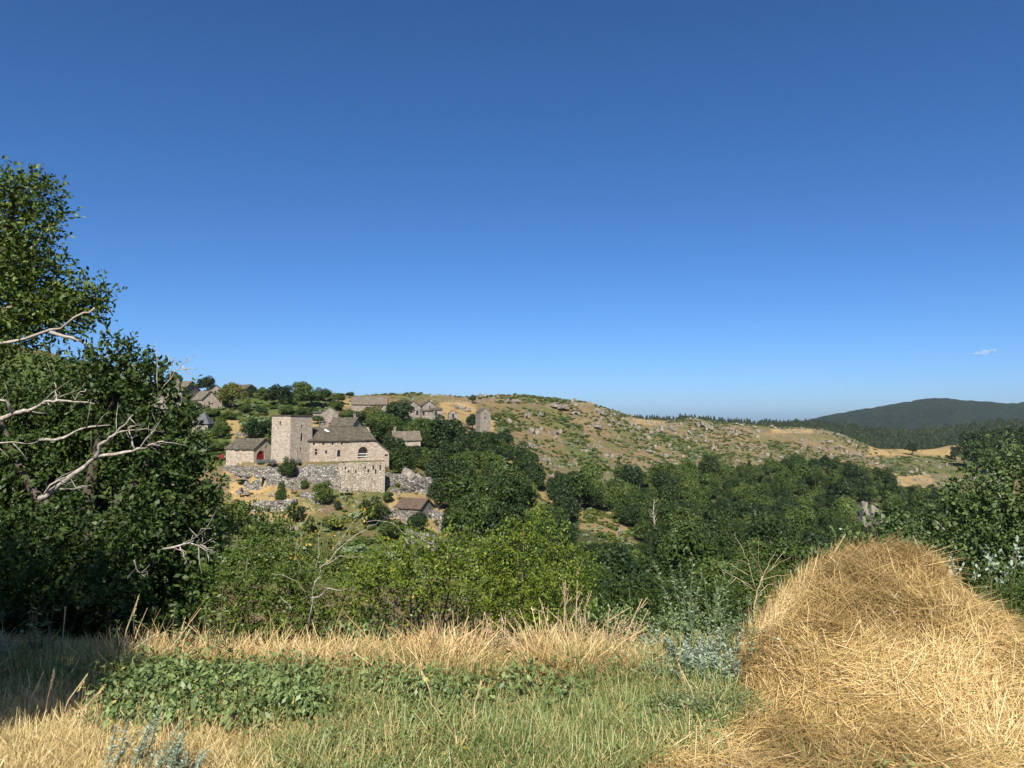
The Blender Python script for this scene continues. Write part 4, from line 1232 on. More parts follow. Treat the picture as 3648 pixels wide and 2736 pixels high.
def zone(px, py, y):
    if y < 45: return 'on the near slope below the shrubs' if px < 600 else ('on the near slope right of the dry stalks' if px < 760 else 'on the near slope behind the haystack')
    if y < 90: return 'low on the near valley side left of centre' if px < 600 else ('low on the near valley side in the centre' if px < 760 else 'low on the near valley side beyond the haystack')
    if px < 470: return 'in the wood between hall and hamlet'
    if px < 550: return 'in the wood below the tall narrow house'
    if px < 640: return 'around the dry clearing' if py > 495 else 'at the wood edge above the dry clearing'
    if px < 740: return 'at the wood edge under the first hill' if py < 490 else 'in the wood right of the dry clearing'
    if px < 850: return 'at the wood edge under the second hill' if py < 490 else 'in mid valley left of the split rock'
    return 'in the wood above the split rock' if py < 505 else 'in the wood around the split rock'
ORD = ['leftmost', 'second', 'third', 'fourth', 'fifth', 'sixth', 'seventh', 'eighth', 'ninth', 'tenth', 'eleventh', 'twelfth', 'thirteenth', 'fourteenth', 'fifteenth', 'sixteenth']
rows_ = []
for (x, y, z, rad, h, px, py) in single:
    lf = 'wood' if g.random() < 0.55 else ('bush' if g.random() < 0.55 else 'dark')
    lab = {'wood': 'mid-green', 'bush': 'light green', 'dark': 'dark green'}[lf] + (' broad tree ' if rad / y * F > 17 else ' small tree ') + zone(px, py, y)
    rows_.append((lab, px, x, y, z, rad, h, lf))
same = {}
for r_ in rows_: same.setdefault(r_[0], []).append(r_[1])
for lab, px, x, y, z, rad, h, lf in rows_:
    o_ = sorted(same[lab])
    k = o_.index(px)
    full = lab if len(o_) == 1 else (('leftmost ' if k == 0 else ('rightmost ' if k == len(o_) - 1 else ((ORD[k] if k < 14 else ORD[len(o_) - 1 - k] if len(o_) - 1 - k < 14 else 'further') + (' from left ' if k < 14 else ' from right ')))) + lab)
    plant_tree('oak_tree', (x, y, z - 0.2), rad, h, lf, full, 'tree', 'trees of the valley wood', mid=y < 85)

def scatter(name, sources, pts, scales, rots, label=None, zs=None, tilt=None, seed=0):
    """one object: geometry nodes set the source meshes on its points"""
    me = bpy.data.meshes.new(name)
    me.vertices.add(len(pts))
    me.vertices.foreach_set('co', np.asarray(pts, np.float32).ravel())
    sc3 = np.repeat(np.asarray(scales, np.float32)[:, None], 3, 1) if np.ndim(scales) == 1 else np.asarray(scales, np.float32)
    a = me.attributes.new('sc', 'FLOAT_VECTOR', 'POINT'); a.data.foreach_set('vector', sc3.ravel())
    ro = np.zeros((len(pts), 3), np.float32); ro[:, 2] = rots
    if tilt is not None: ro[:, :2] = tilt
    a = me.attributes.new('ro', 'FLOAT_VECTOR', 'POINT'); a.data.foreach_set('vector', ro.ravel())
    gi = np.random.default_rng(seed).integers(0, len(sources), len(pts)).astype(np.int32)
    a = me.attributes.new('idx', 'INT', 'POINT'); a.data.foreach_set('value', gi)
    me.update()
    o = bpy.data.objects.new(name, me)
    COL.objects.link(o)
    ng = bpy.data.node_groups.new(name + '_nodes', 'GeometryNodeTree')
    ng.interface.new_socket('Geometry', in_out='INPUT', socket_type='NodeSocketGeometry')
    ng.interface.new_socket('Geometry', in_out='OUTPUT', socket_type='NodeSocketGeometry')
    gin, gout = ng.nodes.new('NodeGroupInput'), ng.nodes.new('NodeGroupOutput')
    iop = ng.nodes.new('GeometryNodeInstanceOnPoints')
    iop.inputs['Pick Instance'].default_value = True
    jn = ng.nodes.new('GeometryNodeJoinGeometry')
    for s in reversed(sources):
        so = bpy.data.objects.new(s.name + '_source', s)
        oi = ng.nodes.new('GeometryNodeObjectInfo'); oi.inputs['As Instance'].default_value = True
        oi.inputs['Object'].default_value = so
        ng.links.new(oi.outputs['Geometry'], jn.inputs[0])
    def na(nm, ty):
        n = ng.nodes.new('GeometryNodeInputNamedAttribute'); n.data_type = ty; n.inputs['Name'].default_value = nm
        return n.outputs['Attribute']
    ng.links.new(gin.outputs[0], iop.inputs['Points'])
    ng.links.new(jn.outputs[0], iop.inputs['Instance'])
    ng.links.new(na('idx', 'INT'), iop.inputs['Instance Index'])
    e2r = ng.nodes.new('FunctionNodeEulerToRotation')
    ng.links.new(na('ro', 'FLOAT_VECTOR'), e2r.inputs[0])
    ng.links.new(e2r.outputs[0], iop.inputs['Rotation'])
    ng.links.new(na('sc', 'FLOAT_VECTOR'), iop.inputs['Scale'])
    ng.links.new(iop.outputs[0], gout.inputs[0])
    md = o.modifiers.new('scatter', 'NODES'); md.node_group = ng
    tag(o, label, kind='stuff')
    return o

rp = np.array([(t[0], t[1], t[2] + t[4] * 0.52) for t in rest]); rsc = np.array([(t[3], t[3], t[4] * 0.5) for t in rest])
scatter('woodland', LEAFSETS['wood'] + LEAFSETS['bush'][:3] + LEAFSETS['dark'][:3], rp, rsc, g.uniform(0, 6.28, len(rest)), 'dense green wood filling the valley')

# low scrub on the slopes
n = 42000
d = np.sqrt(g.uniform(95 ** 2, 600 ** 2, n)); px = g.uniform(180, 1040, n)
x, y = (px - 512) / F * d, d
z = ground(x, y)
qx, qy = proj(x, y, z)
dens = fbm(x * 0.03, y * 0.03, 4) * 0.6 + fbm(x * 0.12 + 40, y * 0.12, 3) * 0.4
goldm = np.zeros(n, bool)
for gp in GOLD: goldm |= in_poly(qx, qy, gp)
keep = (dens > 0.465) & ~in_poly(qx, qy, WOOD_POLY) & ~(goldm & (g.random(n) > 0.06)) & ~in_poly(x, y, COURT)
lz = np.zeros(n, bool)
for gp in LUSH: lz |= in_poly(qx, qy, gp)
keep |= (dens > 0.36) & lz & (g.random(n) < 0.9) & ~goldm & (d > 95)
und = in_poly(qx, qy, WOOD_POLY) & (g.random(n) < 0.4) & (d > 95)
tz = (px > 215) & (px < 475) & (d > 118) & (d < 160) & ~in_poly(x, y, COURT) & (g.random(n) < 0.55)
clr = in_poly(qx, qy, [(572, 500), (614, 503), (650, 528), (655, 552), (610, 548), (575, 532)]) & (g.random(n) < 0.75)
keep |= und | tz | clr
keep &= ~((px > 300) & (px < 392) & (d < 192) & (d > 145)) | tz
scr = [crown_mesh('scrub_clump', 300 + i, 260, 0.42, lobes=7, flat=0.6) for i in range(4)]
SCM = [with_mat(s_, M[k_]) for s_, k_ in zip(scr, ('bush_leaf', 'warm_leaf', 'bush_leaf', 'greygreen_leaf'))]
x, y, z = x[keep], y[keep], z[keep]
sz = g.uniform(0.35, 1.25, len(x)) ** 1.3 * np.where(und[keep], 1.7, np.where(tz[keep], 0.55, np.where(lz[keep], 1.35, 1.0)))
scatter('hillside_scrub', SCM, np.stack([x, y, z + 0.15 * sz], 1), np.stack([sz, sz, sz * 0.62], 1), g.uniform(0, 6.28, len(x)), 'low green broom and heath scattered over the stony slopes')
# loose stones
n = 70000
d = np.sqrt(g.uniform(120 ** 2, 560 ** 2, n)); px = g.uniform(200, 1000, n)
x, y = (px - 512) / F * d, d
z = ground(x, y)
qx, qy = proj(x, y, z)
dens = fbm(x * 0.04 + 9, y * 0.04, 4) * 0.65 + fbm(x * 0.2, y * 0.2, 2) * 0.35
keep = (dens > np.where(qx > 670, 0.44, 0.46)) & ~in_poly(qx, qy, WOOD_POLY) & (px > 430) & ~((qx > 868) & (qy < 458))
keep |= (g.random(n) < 0.75) & (px < 475) & (d < 162) & (px > 215) & ~in_poly(x, y, COURT)
x, y, z = x[keep], y[keep], z[keep]
sz = 0.13 + 0.55 * g.random(len(x)) ** 4.5
ob_ = (g.random(len(x)) < 0.022) & (y > 200)
sz = np.where(ob_, g.uniform(0.7, 1.9, len(x)), sz)
scatter('loose_stones', [with_mat(rock_mesh('stone', 90 + i, 0.85, 2), M['rock_pale' if i % 2 else 'rock']) for i in range(4)] + [with_mat(CRAGS[1], M['rock']), with_mat(CRAGP[2], M['rock_pale'])], np.stack([x, y, z + 0.2 * sz], 1), np.stack([sz, sz, sz * g.uniform(0.6, 1.3, len(x))], 1), g.uniform(0, 6.28, len(x)), 'pale loose stones strewn over the hillsides', seed=4)

# one bleached dead tree standing in the wood
dp = P(654, 522, 200); dp.z = gz(dp.x, dp.y)
htop = P(654, 499, 200).z - dp.z
root = empty('dead_tree', dp); tag(root, 'bare pale dead tree among the green trees right of the dry clearing', 'dead tree')
mb = MB(); mb.tube([(0, 0, -0.5), (0.2, 0, htop * 0.4), (-0.1, 0, htop * 0.75), (0.1, 0, htop)], [0.3, 0.22, 0.13, 0.05], 6); link('trunk', mb.mesh('trunk', True), M['dead'], root)
for k in range(14):
    r_ = random.Random(k + 5); z0 = htop * r_.uniform(0.35, 0.92); an = r_.uniform(0, 6.28); l_ = r_.uniform(0.8, 2.4) * (1.15 - z0 / htop * 0.6)
    mb = MB(); mb.tube([(0, 0, z0), (math.cos(an) * l_ * 0.5, math.sin(an) * l_ * 0.5, z0 + l_ * 0.35), (math.cos(an) * l_, math.sin(an) * l_, z0 + l_ * 0.9)], [0.1, 0.07, 0.03], 5); link('branch', mb.mesh('branch', True), M['dead'], root)

# far pine forest behind the ridge and on the right
def pine_mesh(name, seed):
    gg = np.random.default_rng(seed)
    n = 700
    t = gg.random(n) ** 0.8
    rr = (1 - t) * 0.24 * (0.5 + 0.5 * gg.random(n)) + 0.01
    an = gg.uniform(0, 6.28, n)
    c = np.stack([np.cos(an) * rr, np.sin(an) * rr, 0.12 + t * 0.88], 1)
    nrm = unit(np.stack([np.cos(an), np.sin(an), np.full(n, 0.6)], 1) + gg.normal(size=(n, 3)) * 0.4)
    tt, b = frame(nrm, gg)
    return quads_from(c, tt, b, gg.uniform(0.07, 0.13, n), gg.uniform(0.05, 0.09, n), gg.random(n), name)
PINES = [with_mat(pine_mesh('pine', 400 + i), M['pine_leaf']) for i in range(4)]
cols = np.concatenate([g.uniform(600, 1080, 6000), g.uniform(600, 860, 2500)])
# upper edge of the forest band as seen over the ridge gives the height of the tree-clad ground
FT = [(600, 420), (614, 415.5), (640, 417.5), (660, 418.5), (690, 417.5), (713, 419), (730, 420), (753, 421.5), (776, 421.5), (792, 421.5), (832, 425.5), (848, 426.5), (895, 430.5), (911, 430.5), (943, 428), (975, 424), (998, 421.5), (1024, 421), (1080, 419)]
dd = g.uniform(0, 1, len(cols)) 
dist = 700 + dd * 500
topr = np.interp(cols, [a[0] for a in FT], [a[1] for a in FT]) - np.interp(cols, [780, 860], [4.0, 2.5]) + 3 * (fbm(cols * 0.06, cols * 0, 3) - 0.5)
rowb = topr + (1 - dd) * np.clip(452 - topr, 8, 26)           # nearer trees stand lower on the slope
zt = EYE - (rowb - HORIZON) / F * dist
hgt = (7 + 9 * g.random(len(cols))) * np.interp(cols, [760, 860], [0.8, 1.0])
keep = np.ones(len(cols), bool)
x = (cols - 512) / F * dist
scatter('pine_forest', PINES, np.stack([x, dist, zt - 15], 1), np.stack([hgt * 1.35, hgt * 1.35, hgt * 1.15], 1), g.uniform(0, 6.28, len(cols)), 'dark pine forest beyond the bare ridge')
# the ground that forest stands on
gx = np.linspace(590, 1110, 120); gd = np.linspace(0, 1, 14)
vs = []
for t in gd:
    dist_ = 690 + t * 520
    tr = np.interp(gx, [a[0] for a in FT], [a[1] for a in FT])
    rb_ = tr + (1 - t) * np.clip(452 - tr, 8, 26)
    z_ = EYE - (rb_ - HORIZON) / F * dist_ - 10 + np.interp(gx, [780, 860], [2.5, 0])
    vs.append(np.stack([(gx - 512) / F * dist_, np.full_like(gx, dist_), z_], 1))
i, j = np.meshgrid(np.arange(13), np.arange(119), indexing='ij'); a = i * 120 + j
fme = mesh_np('forest_hill', np.concatenate(vs), np.stack([a, a + 1, a + 121, a + 120], -1).reshape(-1, 4), smooth=True)
tag(link('forest_hill', fme, plain_mat('forest_floor', (0.025, 0.03, 0.014), (0.05, 0.055, 0.025), 0.1, 1.0, 0)), 'pine-covered rise behind the ridge', kind='structure')

# trees of the dry saddle on the right
tree_px(911.5, 455, 12, 13, 'dark', 'lone dark tree in the dry saddle field on the right', name='saddle_tree', d=560)
tree_px(955, 452, 9, 7, 'dark', 'dark bush at the right end of the dry saddle field', name='saddle_bush', cat='bush', d=560, low=True)
for k, (px, py, w, h) in enumerate([(975, 450, 30, 22), (1000, 452, 34, 26), (1024, 452, 36, 28), (985, 462, 26, 14), (1015, 466, 34, 18)]):
    tree_px(px, py, w, h, 'dark', ['dark rounded tree at the right rim of the saddle field', 'large dark tree on the right skyline below the mountain', 'large dark tree at the picture\'s right edge below the mountain', 'dark bush in front of the saddle rim trees', 'dark bush behind the top of the near right tree'][k], name='edge_tree', group='dark trees at the right rim', d=520 - 20 * (k > 2))

# ------------------------------------------------------------------ near plants: leaves in sprays on twigs
def sprays(name, lobes, n_per, leaf, k=9, seed=1, twig=0.22, aspect=0.5, up=0.35, hollow=0.5, droop=0.0, origin=None, rnd_shift=0.0):
    """lobes: rows of (x, y, z, r); returns a leaf mesh of n_per sprays per unit of lobe surface"""
    gg = np.random.default_rng(seed)
    L = np.array(lobes)
    cnt = np.maximum((n_per * L[:, 3] ** 2).astype(int), 6)
    idx = np.repeat(np.arange(len(L)), cnt)
    n = len(idx)
    dirn = rand_unit(gg, n)
    rr = L[idx, 3] * (hollow + (1 - hollow) * gg.random(n) ** 0.6) * (1 + 0.18 * gg.normal(size=n))
    base = L[idx, :3] + dirn * rr[:, None]
    ax = unit(dirn + gg.normal(size=(n, 3)) * 0.6 + np.array([0, 0, up]))
    tw = twig * gg.uniform(0.5, 1.3, n)
    srnd = gg.random(n)
    # leaves along each twig
    t = (np.arange(k) + 0.5) / k
    c = base[:, None, :] + ax[:, None, :] * (tw[:, None] * t[None, :])[..., None]
    ld = unit(ax[:, None, :] * 0.7 + gg.normal(size=(n, k, 3)) * 0.75 + np.array([0, 0, -droop]))
    ls = leaf * gg.uniform(0.6, 1.25, (n, k))
    c = c + ld * (ls * 0.5)[..., None]
    nrm = gg.normal(size=(n, k, 3)) * 0.5 + dirn[:, None, :] * 0.5 + np.array([0, 0, 0.6])
    b = unit(np.cross(nrm, ld))
    rnd = np.clip(0.55 * gg.random((n, k)) + 0.45 * srnd[:, None] + rnd_shift, 0, 1)
    c = c.reshape(-1, 3)
    if origin is not None: c = c - np.array(origin)
    return quads_from(c, ld.reshape(-1, 3), b.reshape(-1, 3), ls.ravel(), ls.ravel() * aspect, rnd.ravel(), name)

def branch(mb, pts, r0, r1, n=6, wob=0.0, seed=0):
    """a limb through the points, subdivided with a little crookedness"""
    rr = random.Random(seed)
    out = []
    for a, b in zip(pts[:-1], pts[1:]):
        a, b = Vector(a), Vector(b)
        for k in range(3):
            p = a.lerp(b, k / 3)
            if wob and (out): p += Vector((rr.uniform(-wob, wob), rr.uniform(-wob, wob), rr.uniform(-wob, wob)))
            out.append(p)
    out.append(Vector(pts[-1]))
    m_ = len(out)
    mb.tube(out, [(r0 + (r1 - r0) * i / (m_ - 1)) * rr.uniform(0.82, 1.18) for i in range(m_)], n)
    return out

def lob(items, d, shrink=1.0):
    o = []
    for it in items:
        px, py, r = it[:3]
        dd = it[3] if len(it) > 3 else d
        p = P(px, py, dd)
        o.append((p.x, p.y, p.z, r / F * dd * shrink))
    return o

# tall tree on the left
TD = 9.5
A_l = lob([(22, 186, 20), (44, 196, 13), (8, 200, 22), (38, 226, 17), (56, 222, 9), (10, 228, 26), (18, 262, 24), (40, 275, 20), (56, 252, 8), (-20, 250, 50, 10), (5, 295, 34), (38, 300, 24), (62, 272, 9), (58, 306, 20), (82, 298, 17), (96, 296, 12), (88, 312, 15), (70, 322, 14), (22, 326, 22), (-30, 310, 55, 10.5), (45, 322, 18), (-60, 370, 70, 10), (5, 340, 12)], TD, 0.80)
base = Vector((-7.2, 9.6, -1.6))
root = empty('leafy_tree', base); tag(root, 'tall leafy tree at the left edge reaching highest into the sky', 'tree', 'near trees on the left')
link('crown', sprays('crown', A_l, 2000, 0.070, 9, 31, 0.24, 0.5, origin=base), M['ash_leaf'], root)
mb = MB()
rel = lambda px, py, d: P(px, py, d) - base
branch(mb, [(0, 0, 0), rel(-40, 520, TD), rel(-30, 400, TD), rel(-8, 300, TD), rel(8, 230, TD), rel(16, 185, TD)], 0.16, 0.02, 8, 0.02, 3)
link('trunk', mb.mesh('trunk', True), M['bark'], root)
for k, (pts, r0) in enumerate([([rel(-28, 345, TD), rel(10, 342, TD - .3), rel(50, 332, TD - .4), rel(75, 318, TD - .5), rel(95, 308, TD - .4)], 0.021), ([rel(-15, 320, TD), rel(30, 300, TD), rel(60, 280, TD)], 0.04), ([rel(-5, 280, TD), rel(30, 250, TD), rel(50, 225, TD)], 0.03), ([rel(50, 332, TD - .4), rel(72, 336, TD - .4), rel(92, 348, TD - .5)], 0.022)]):
    mb = MB(); branch(mb, pts, r0, 0.012, 6, 0.03, k); link('limb', mb.mesh('limb', True), M['post'], root)

# dense dark tree mass beside it
BD = 8.2
B_l = lob([(112, 362, 26), (98, 378, 26), (140, 370, 22), (156, 378, 14), (120, 400, 40), (160, 405, 26), (80, 400, 40, 8.6), (45, 395, 40, 9), (180, 430, 24), (150, 445, 44), (192, 460, 20), (196, 490, 20), (170, 495, 44), (205, 510, 14), (203, 540, 16), (180, 545, 38), (196, 575, 20), (180, 600, 30), (140, 560, 50), (120, 500, 60, 8.6), (70, 470, 60, 8.8), (20, 450, 60, 9), (90, 550, 60, 8.6), (40, 540, 60, 8.8), (-20, 520, 70, 9), (140, 615, 36), (100, 610, 45), (50, 610, 50, 8.4), (0, 600, 55, 8.6), (-50, 450, 70, 9.2), (-60, 590, 70, 9), (190, 625, 18, 7.6), (160, 640, 24, 7.4), (40, 545, 34, 7.3), (75, 530, 28, 7.3), (115, 580, 30, 7.2), (105, 540, 22, 7.2), (135, 520, 20, 7.1), (205, 585, 12, 7.4), (196, 615, 18, 7.5), (178, 620, 24, 7.8), (205, 560, 12, 7.6), (206, 635, 12, 7.2), (170, 580, 34, 8.2), (130, 650, 30, 7.6), (70, 645, 40, 7.8), (10, 640, 50, 7.8), (60, 560, 80, 9.8), (140, 560, 62, 9.6), (0, 520, 90, 10), (145, 480, 55, 9.5), (100, 450, 75, 9.8), (180, 590, 36, 9.2), (90, 630, 60, 9.4), (20, 600, 70, 9.4)], BD, 0.88)
base = Vector((-4.6, 8.3, -1.5))
root = empty('leafy_tree', base); tag(root, 'broad dense dark tree with bleached dead branches left of the shrubs', 'tree', 'near trees on the left')
link('crown', sprays('crown', B_l, 1350, 0.068, 9, 32, 0.17, 0.5, origin=base, rnd_shift=-0.05), M['shade_dark_leaf'], root)
mb = MB()
rel = lambda px, py, d: P(px, py, d) - base
branch(mb, [(0, 0, -0.3), rel(95, 600, 8.3), rel(85, 520, 8.3), rel(100, 440, 8.3), rel(115, 380, 8.2)], 0.13, 0.03, 8, 0.03, 5)
branch(mb, [rel(88, 540, 8.3), rel(140, 480, 8.2), rel(165, 430, 8.2)], 0.07, 0.02, 6, 0.03, 6)
branch(mb, [rel(88, 560, 8.3), rel(30, 480, 8.5), rel(0, 420, 8.6)], 0.08, 0.02, 6, 0.03, 7)
link('trunk', mb.mesh('trunk', True), M['bark'], root)
DB = [([(40, 499, 7.1), (58, 488, 7.05), (85, 466, 7.0), (99, 457, 6.95), (125, 452, 6.9), (145, 447, 6.9), (160, 446, 6.9)], 0.042, 0.008), ([(96, 459, 6.95), (99, 446, 6.9), (110, 437, 6.85), (125, 425, 6.8), (133, 415, 6.8)], 0.032, 0.006), ([(109, 438, 6.85), (122, 431, 6.8), (140, 430, 6.85)], 0.013, 0.004), ([(135, 449, 6.9), (130, 433, 6.9), (128, 427, 6.9)], 0.012, 0.004),
      ([(43, 497, 7.1), (52, 484, 7.0), (66, 477, 7.0)], 0.02, 0.008), ([(140, 448, 6.9), (147, 438, 6.85), (153, 432, 6.85)], 0.012, 0.004), ([(145, 447, 6.9), (156, 442, 6.85), (166, 443, 6.85)], 0.011, 0.003), ([(60, 489, 7), (75, 489, 6.95), (86, 486, 6.95)], 0.009, 0.003),
      ([(-20, 425, 7.2), (15, 414, 7.1), (30, 410, 7.1), (45, 403, 7.0), (58, 400, 7.0), (75, 401, 7.0), (95, 404, 7.0)], 0.036, 0.006), ([(58, 401, 7.0), (56, 391, 7.0), (54, 382, 7.0)], 0.014, 0.005), ([(75, 401, 7.0), (80, 394, 6.95), (86, 389, 6.95)], 0.011, 0.004), ([(14, 413, 7.1), (6, 402, 7.0), (-10, 398, 7.0)], 0.025, 0.008),
      ([(40, 440, 7.2), (60, 440, 7.1), (75, 432, 7.1), (90, 427, 7.05), (110, 425, 7.0)], 0.026, 0.005), ([(-15, 443, 7.1), (10, 443, 7.0), (28, 444, 7.0)], 0.016, 0.004),
      ([(162, 549, 6.6), (175, 547, 6.6), (190, 543, 6.55), (205, 546, 6.5), (215, 553, 6.5)], 0.016, 0.003), ([(180, 546, 6.6), (184, 557, 6.55), (187, 568, 6.55)], 0.009, 0.002), ([(190, 543, 6.55), (196, 537, 6.5), (200, 534, 6.5)], 0.006, 0.002), ([(200, 545, 6.5), (208, 541, 6.5), (216, 543, 6.5)], 0.005, 0.002), ([(195, 544, 6.55), (203, 549, 6.5), (209, 556, 6.5)], 0.005, 0.002), ([(134, 560, 6.9), (138, 572, 6.9), (145, 577, 6.85)], 0.008, 0.002)]
for k, (pts, r0, r1) in enumerate(DB):
    mb = MB(); branch(mb, [rel(*p) for p in pts], r0 * 0.68, r1 * 0.8, 6, 0.012, k + 40)
    rr_ = random.Random(k + 900)
    P0 = [rel(*p) for p in pts]
    for q in range(int(3 + 60 * r0 * len(pts) / 4)):
        i_ = rr_.randrange(max(1, len(P0) // 3), len(P0)); a_ = P0[i_ - 1].lerp(P0[i_], rr_.random()); dr_ = (P0[i_] - P0[i_ - 1]).normalized()
        ln_ = rr_.uniform(0.06, 0.26); e_ = a_ + (dr_ * 0.6 + Vector((rr_.gauss(0, 0.5), rr_.gauss(0, 0.5), rr_.gauss(0.1, 0.5)))) * ln_
        m2_ = a_.lerp(e_, 0.5) + Vector((rr_.gauss(0, 0.02), rr_.gauss(0, 0.02), rr_.gauss(0, 0.02)))
        mb.tube([a_, m2_, e_], [0.0045, 0.0034, 0.0016], 4)
    link('dead_branch', mb.mesh('dead_branch', True), M['dead'], root)
# leafless twigs against the sky above it
for k, pts in enumerate([[(160, 392, 8), (175, 372, 8), (186, 362, 8), (196, 354, 8)], [(170, 380, 8), (172, 362, 8), (168, 354, 8)], [(178, 370, 8), (192, 369, 8), (198, 367, 8)], [(186, 362, 8), (188, 356, 8)], [(182, 366, 8), (190, 374, 8), (194, 376, 8)], [(158, 390, 8), (156, 355, 8), (156, 341, 8)], [(172, 362, 8), (178, 358, 8)]]):
    mb = MB(); branch(mb, [rel(*p) for p in pts], 0.0065, 0.002, 5, 0.012, k + 80)
    link('dead_twig', mb.mesh('dead_twig', True), M['post'], root)

# the neighbouring tree standing left of the photographer throws the shade on the left
base = Vector((-5.3, -0.7, 0.0))
C_l = [(-3.25, 0.05, 4.45, 0.35), (-3.70, 0.00, 4.10, 0.6), (-4.50, 0.00, 4.00, 0.75), (-5.50, 0.00, 4.10, 0.9), (-3.20, 0.00, 4.10, 0.3), (-3.40, 0.10, 4.70, 0.35), (-3.90, 0.10, 5.10, 0.5), (-4.50, 0.00, 5.25, 0.75), (-4.70, 0.20, 5.90, 0.75), (-4.30, 0.20, 6.00, 0.5), (-5.50, 0.00, 5.60, 1.0), (-5.70, 0.20, 6.20, 0.9), (-6.50, 0.10, 5.80, 1.2), (-6.90, 0.20, 6.50, 1.0), (-7.70, 0.20, 6.20, 1.4), (-8.10, 0.20, 6.80, 1.1), (-8.90, 0.30, 6.50, 1.4), (-3.80, 0.20, 5.70, 0.45)]
root = empty('leafy_tree', base); tag(root, 'leafy tree beside the photographer whose shade falls across the left grass', 'tree', 'near trees on the left')
link('crown', sprays('crown', C_l, 1100, 0.10, 9, 33, 0.26, 0.55, origin=base), M['ash_leaf'], root)
mb = MB(); branch(mb, [(0, 0, -0.2), (0.0, 0.1, 1.8), (0.0, 0.3, 3.8), (0.1, 0.7, 6.2)], 0.17, 0.04, 8, 0.02, 9)
for e in ((-2.2, 0.9, 6.2), (1.7, 0.8, 5.6), (0.8, 0.8, 6.8)): branch(mb, [(0.0, 0.25, 3.4), (e[0] * 0.5, 0.5, 4.9), e], 0.08, 0.02, 6, 0.02, 10)
link('trunk', mb.mesh('trunk', True), M['bark'], root)

# yellow-green shrubs at the field edge
def shrub(name, label, lobes_px, d, dens, leaf, mat, seed, stems=9, aspect=0.5, twig=0.16, k=9, group=None, bm_='twig', cat='shrub', base_px=None, hollow=0.35, stem_r=0.016):
    L = lob(lobes_px, d, 0.86)
    arr = np.array(L)
    bx = float(np.average(arr[:, 0], weights=arr[:, 3])); by = float(arr[:, 1].mean())
    base = Vector((bx, by, gz(bx, by)))
    root = empty(name, base); tag(root, label, cat, group)
    link('foliage', sprays('foliage', L, dens, leaf, k, seed, twig, aspect, origin=base, hollow=hollow), M[mat], root)
    mb = MB(); rr = random.Random(seed)
    for s in range(stems):
        q = rr.choice(L)
        e = Vector(q[:3]) + Vector((rr.gauss(0, 1), rr.gauss(0, 1), abs(rr.gauss(0, 1)))) * q[3] * 0.55 - base
        st = Vector((rr.uniform(-0.25, 0.25) + e.x * 0.35, rr.uniform(-0.2, 0.2), -0.1))
        md = st.lerp(e, 0.5) + Vector((rr.uniform(-.1, .1), rr.uniform(-.1, .1), 0.08))
        branch(mb, [st, md, e], stem_r * rr.uniform(0.7, 1.3), 0.004, 5, 0.02, s + seed)
    link('stem', mb.mesh('stem', True), M[bm_], root)
    return root
FE = 'shrubs along the field edge'
shrub('edge_shrub', 'yellow-green shrub in front of the dense dark tree', [(228, 575, 16), (245, 560, 18), (262, 556, 18), (280, 562, 18), (240, 590, 26), (275, 588, 28), (300, 575, 20), (225, 610, 24), (255, 615, 28), (290, 615, 30), (312, 600, 22), (322, 625, 24), (240, 635, 18), (280, 640, 20)], 7.2, 3000, 0.036, 'briar_leaf', 51, 14, group=FE)
shrub('edge_shrub', 'middle yellow-green shrub with dark hollow beneath', [(352, 580, 16, 6.8), (372, 568, 18, 6.7), (395, 560, 20, 6.6), (418, 554, 18, 6.6), (438, 550, 16, 6.6), (452, 558, 16, 6.8), (360, 598, 20, 7.0), (388, 585, 24, 6.7), (420, 582, 26, 6.6), (450, 578, 20, 6.7), (345, 620, 20), (368, 632, 16), (462, 600, 18), (350, 645, 14), (425, 538, 7), (400, 545, 8), (445, 532, 6)], 7.4, 3000, 0.036, 'rose_leaf', 52, 16, group=FE)
shrub('edge_shrub', 'tallest yellow-green shrub with arching top sprays, right of the others', [(487, 556, 18), (506, 545, 18), (524, 534, 15), (538, 524, 10), (552, 540, 15), (566, 556, 15), (578, 574, 14), (490, 585, 28), (522, 570, 30), (552, 580, 26), (480, 610, 22), (512, 606, 28), (545, 608, 26), (572, 600, 18), (580, 590, 10), (500, 632, 12), (555, 628, 12), (540, 514, 6), (530, 520, 7), (512, 532, 8), (583, 562, 7)], 7.8, 2900, 0.036, 'rose_leaf', 53, 16, group=FE)
shrub('edge_shrub', 'dark tangled thicket in the hollow under the middle shrubs', [(372, 612, 20), (395, 620, 24), (420, 618, 24), (445, 622, 22), (470, 625, 20), (400, 640, 22), (435, 642, 22), (360, 640, 18), (500, 640, 18), (330, 640, 18), (290, 645, 18)], 9.0, 1500, 0.045, 'wood_leaf', 58, 10, group=FE)
shrub('edge_shrub', 'low green bramble at the foot of the middle shrub', [(350, 640, 16), (372, 644, 18), (394, 648, 16), (335, 648, 14), (412, 650, 12)], 6.2, 1800, 0.045, 'nettle_leaf', 54, 6, group=FE)
shrub('edge_shrub', 'low dark green bush right of the dry stalks', [(600, 622, 18), (622, 630, 18), (645, 632, 20), (668, 636, 18), (690, 640, 20), (635, 645, 16), (660, 650, 16)], 6.6, 2600, 0.032, 'nettle_leaf', 55, 6, group=FE)
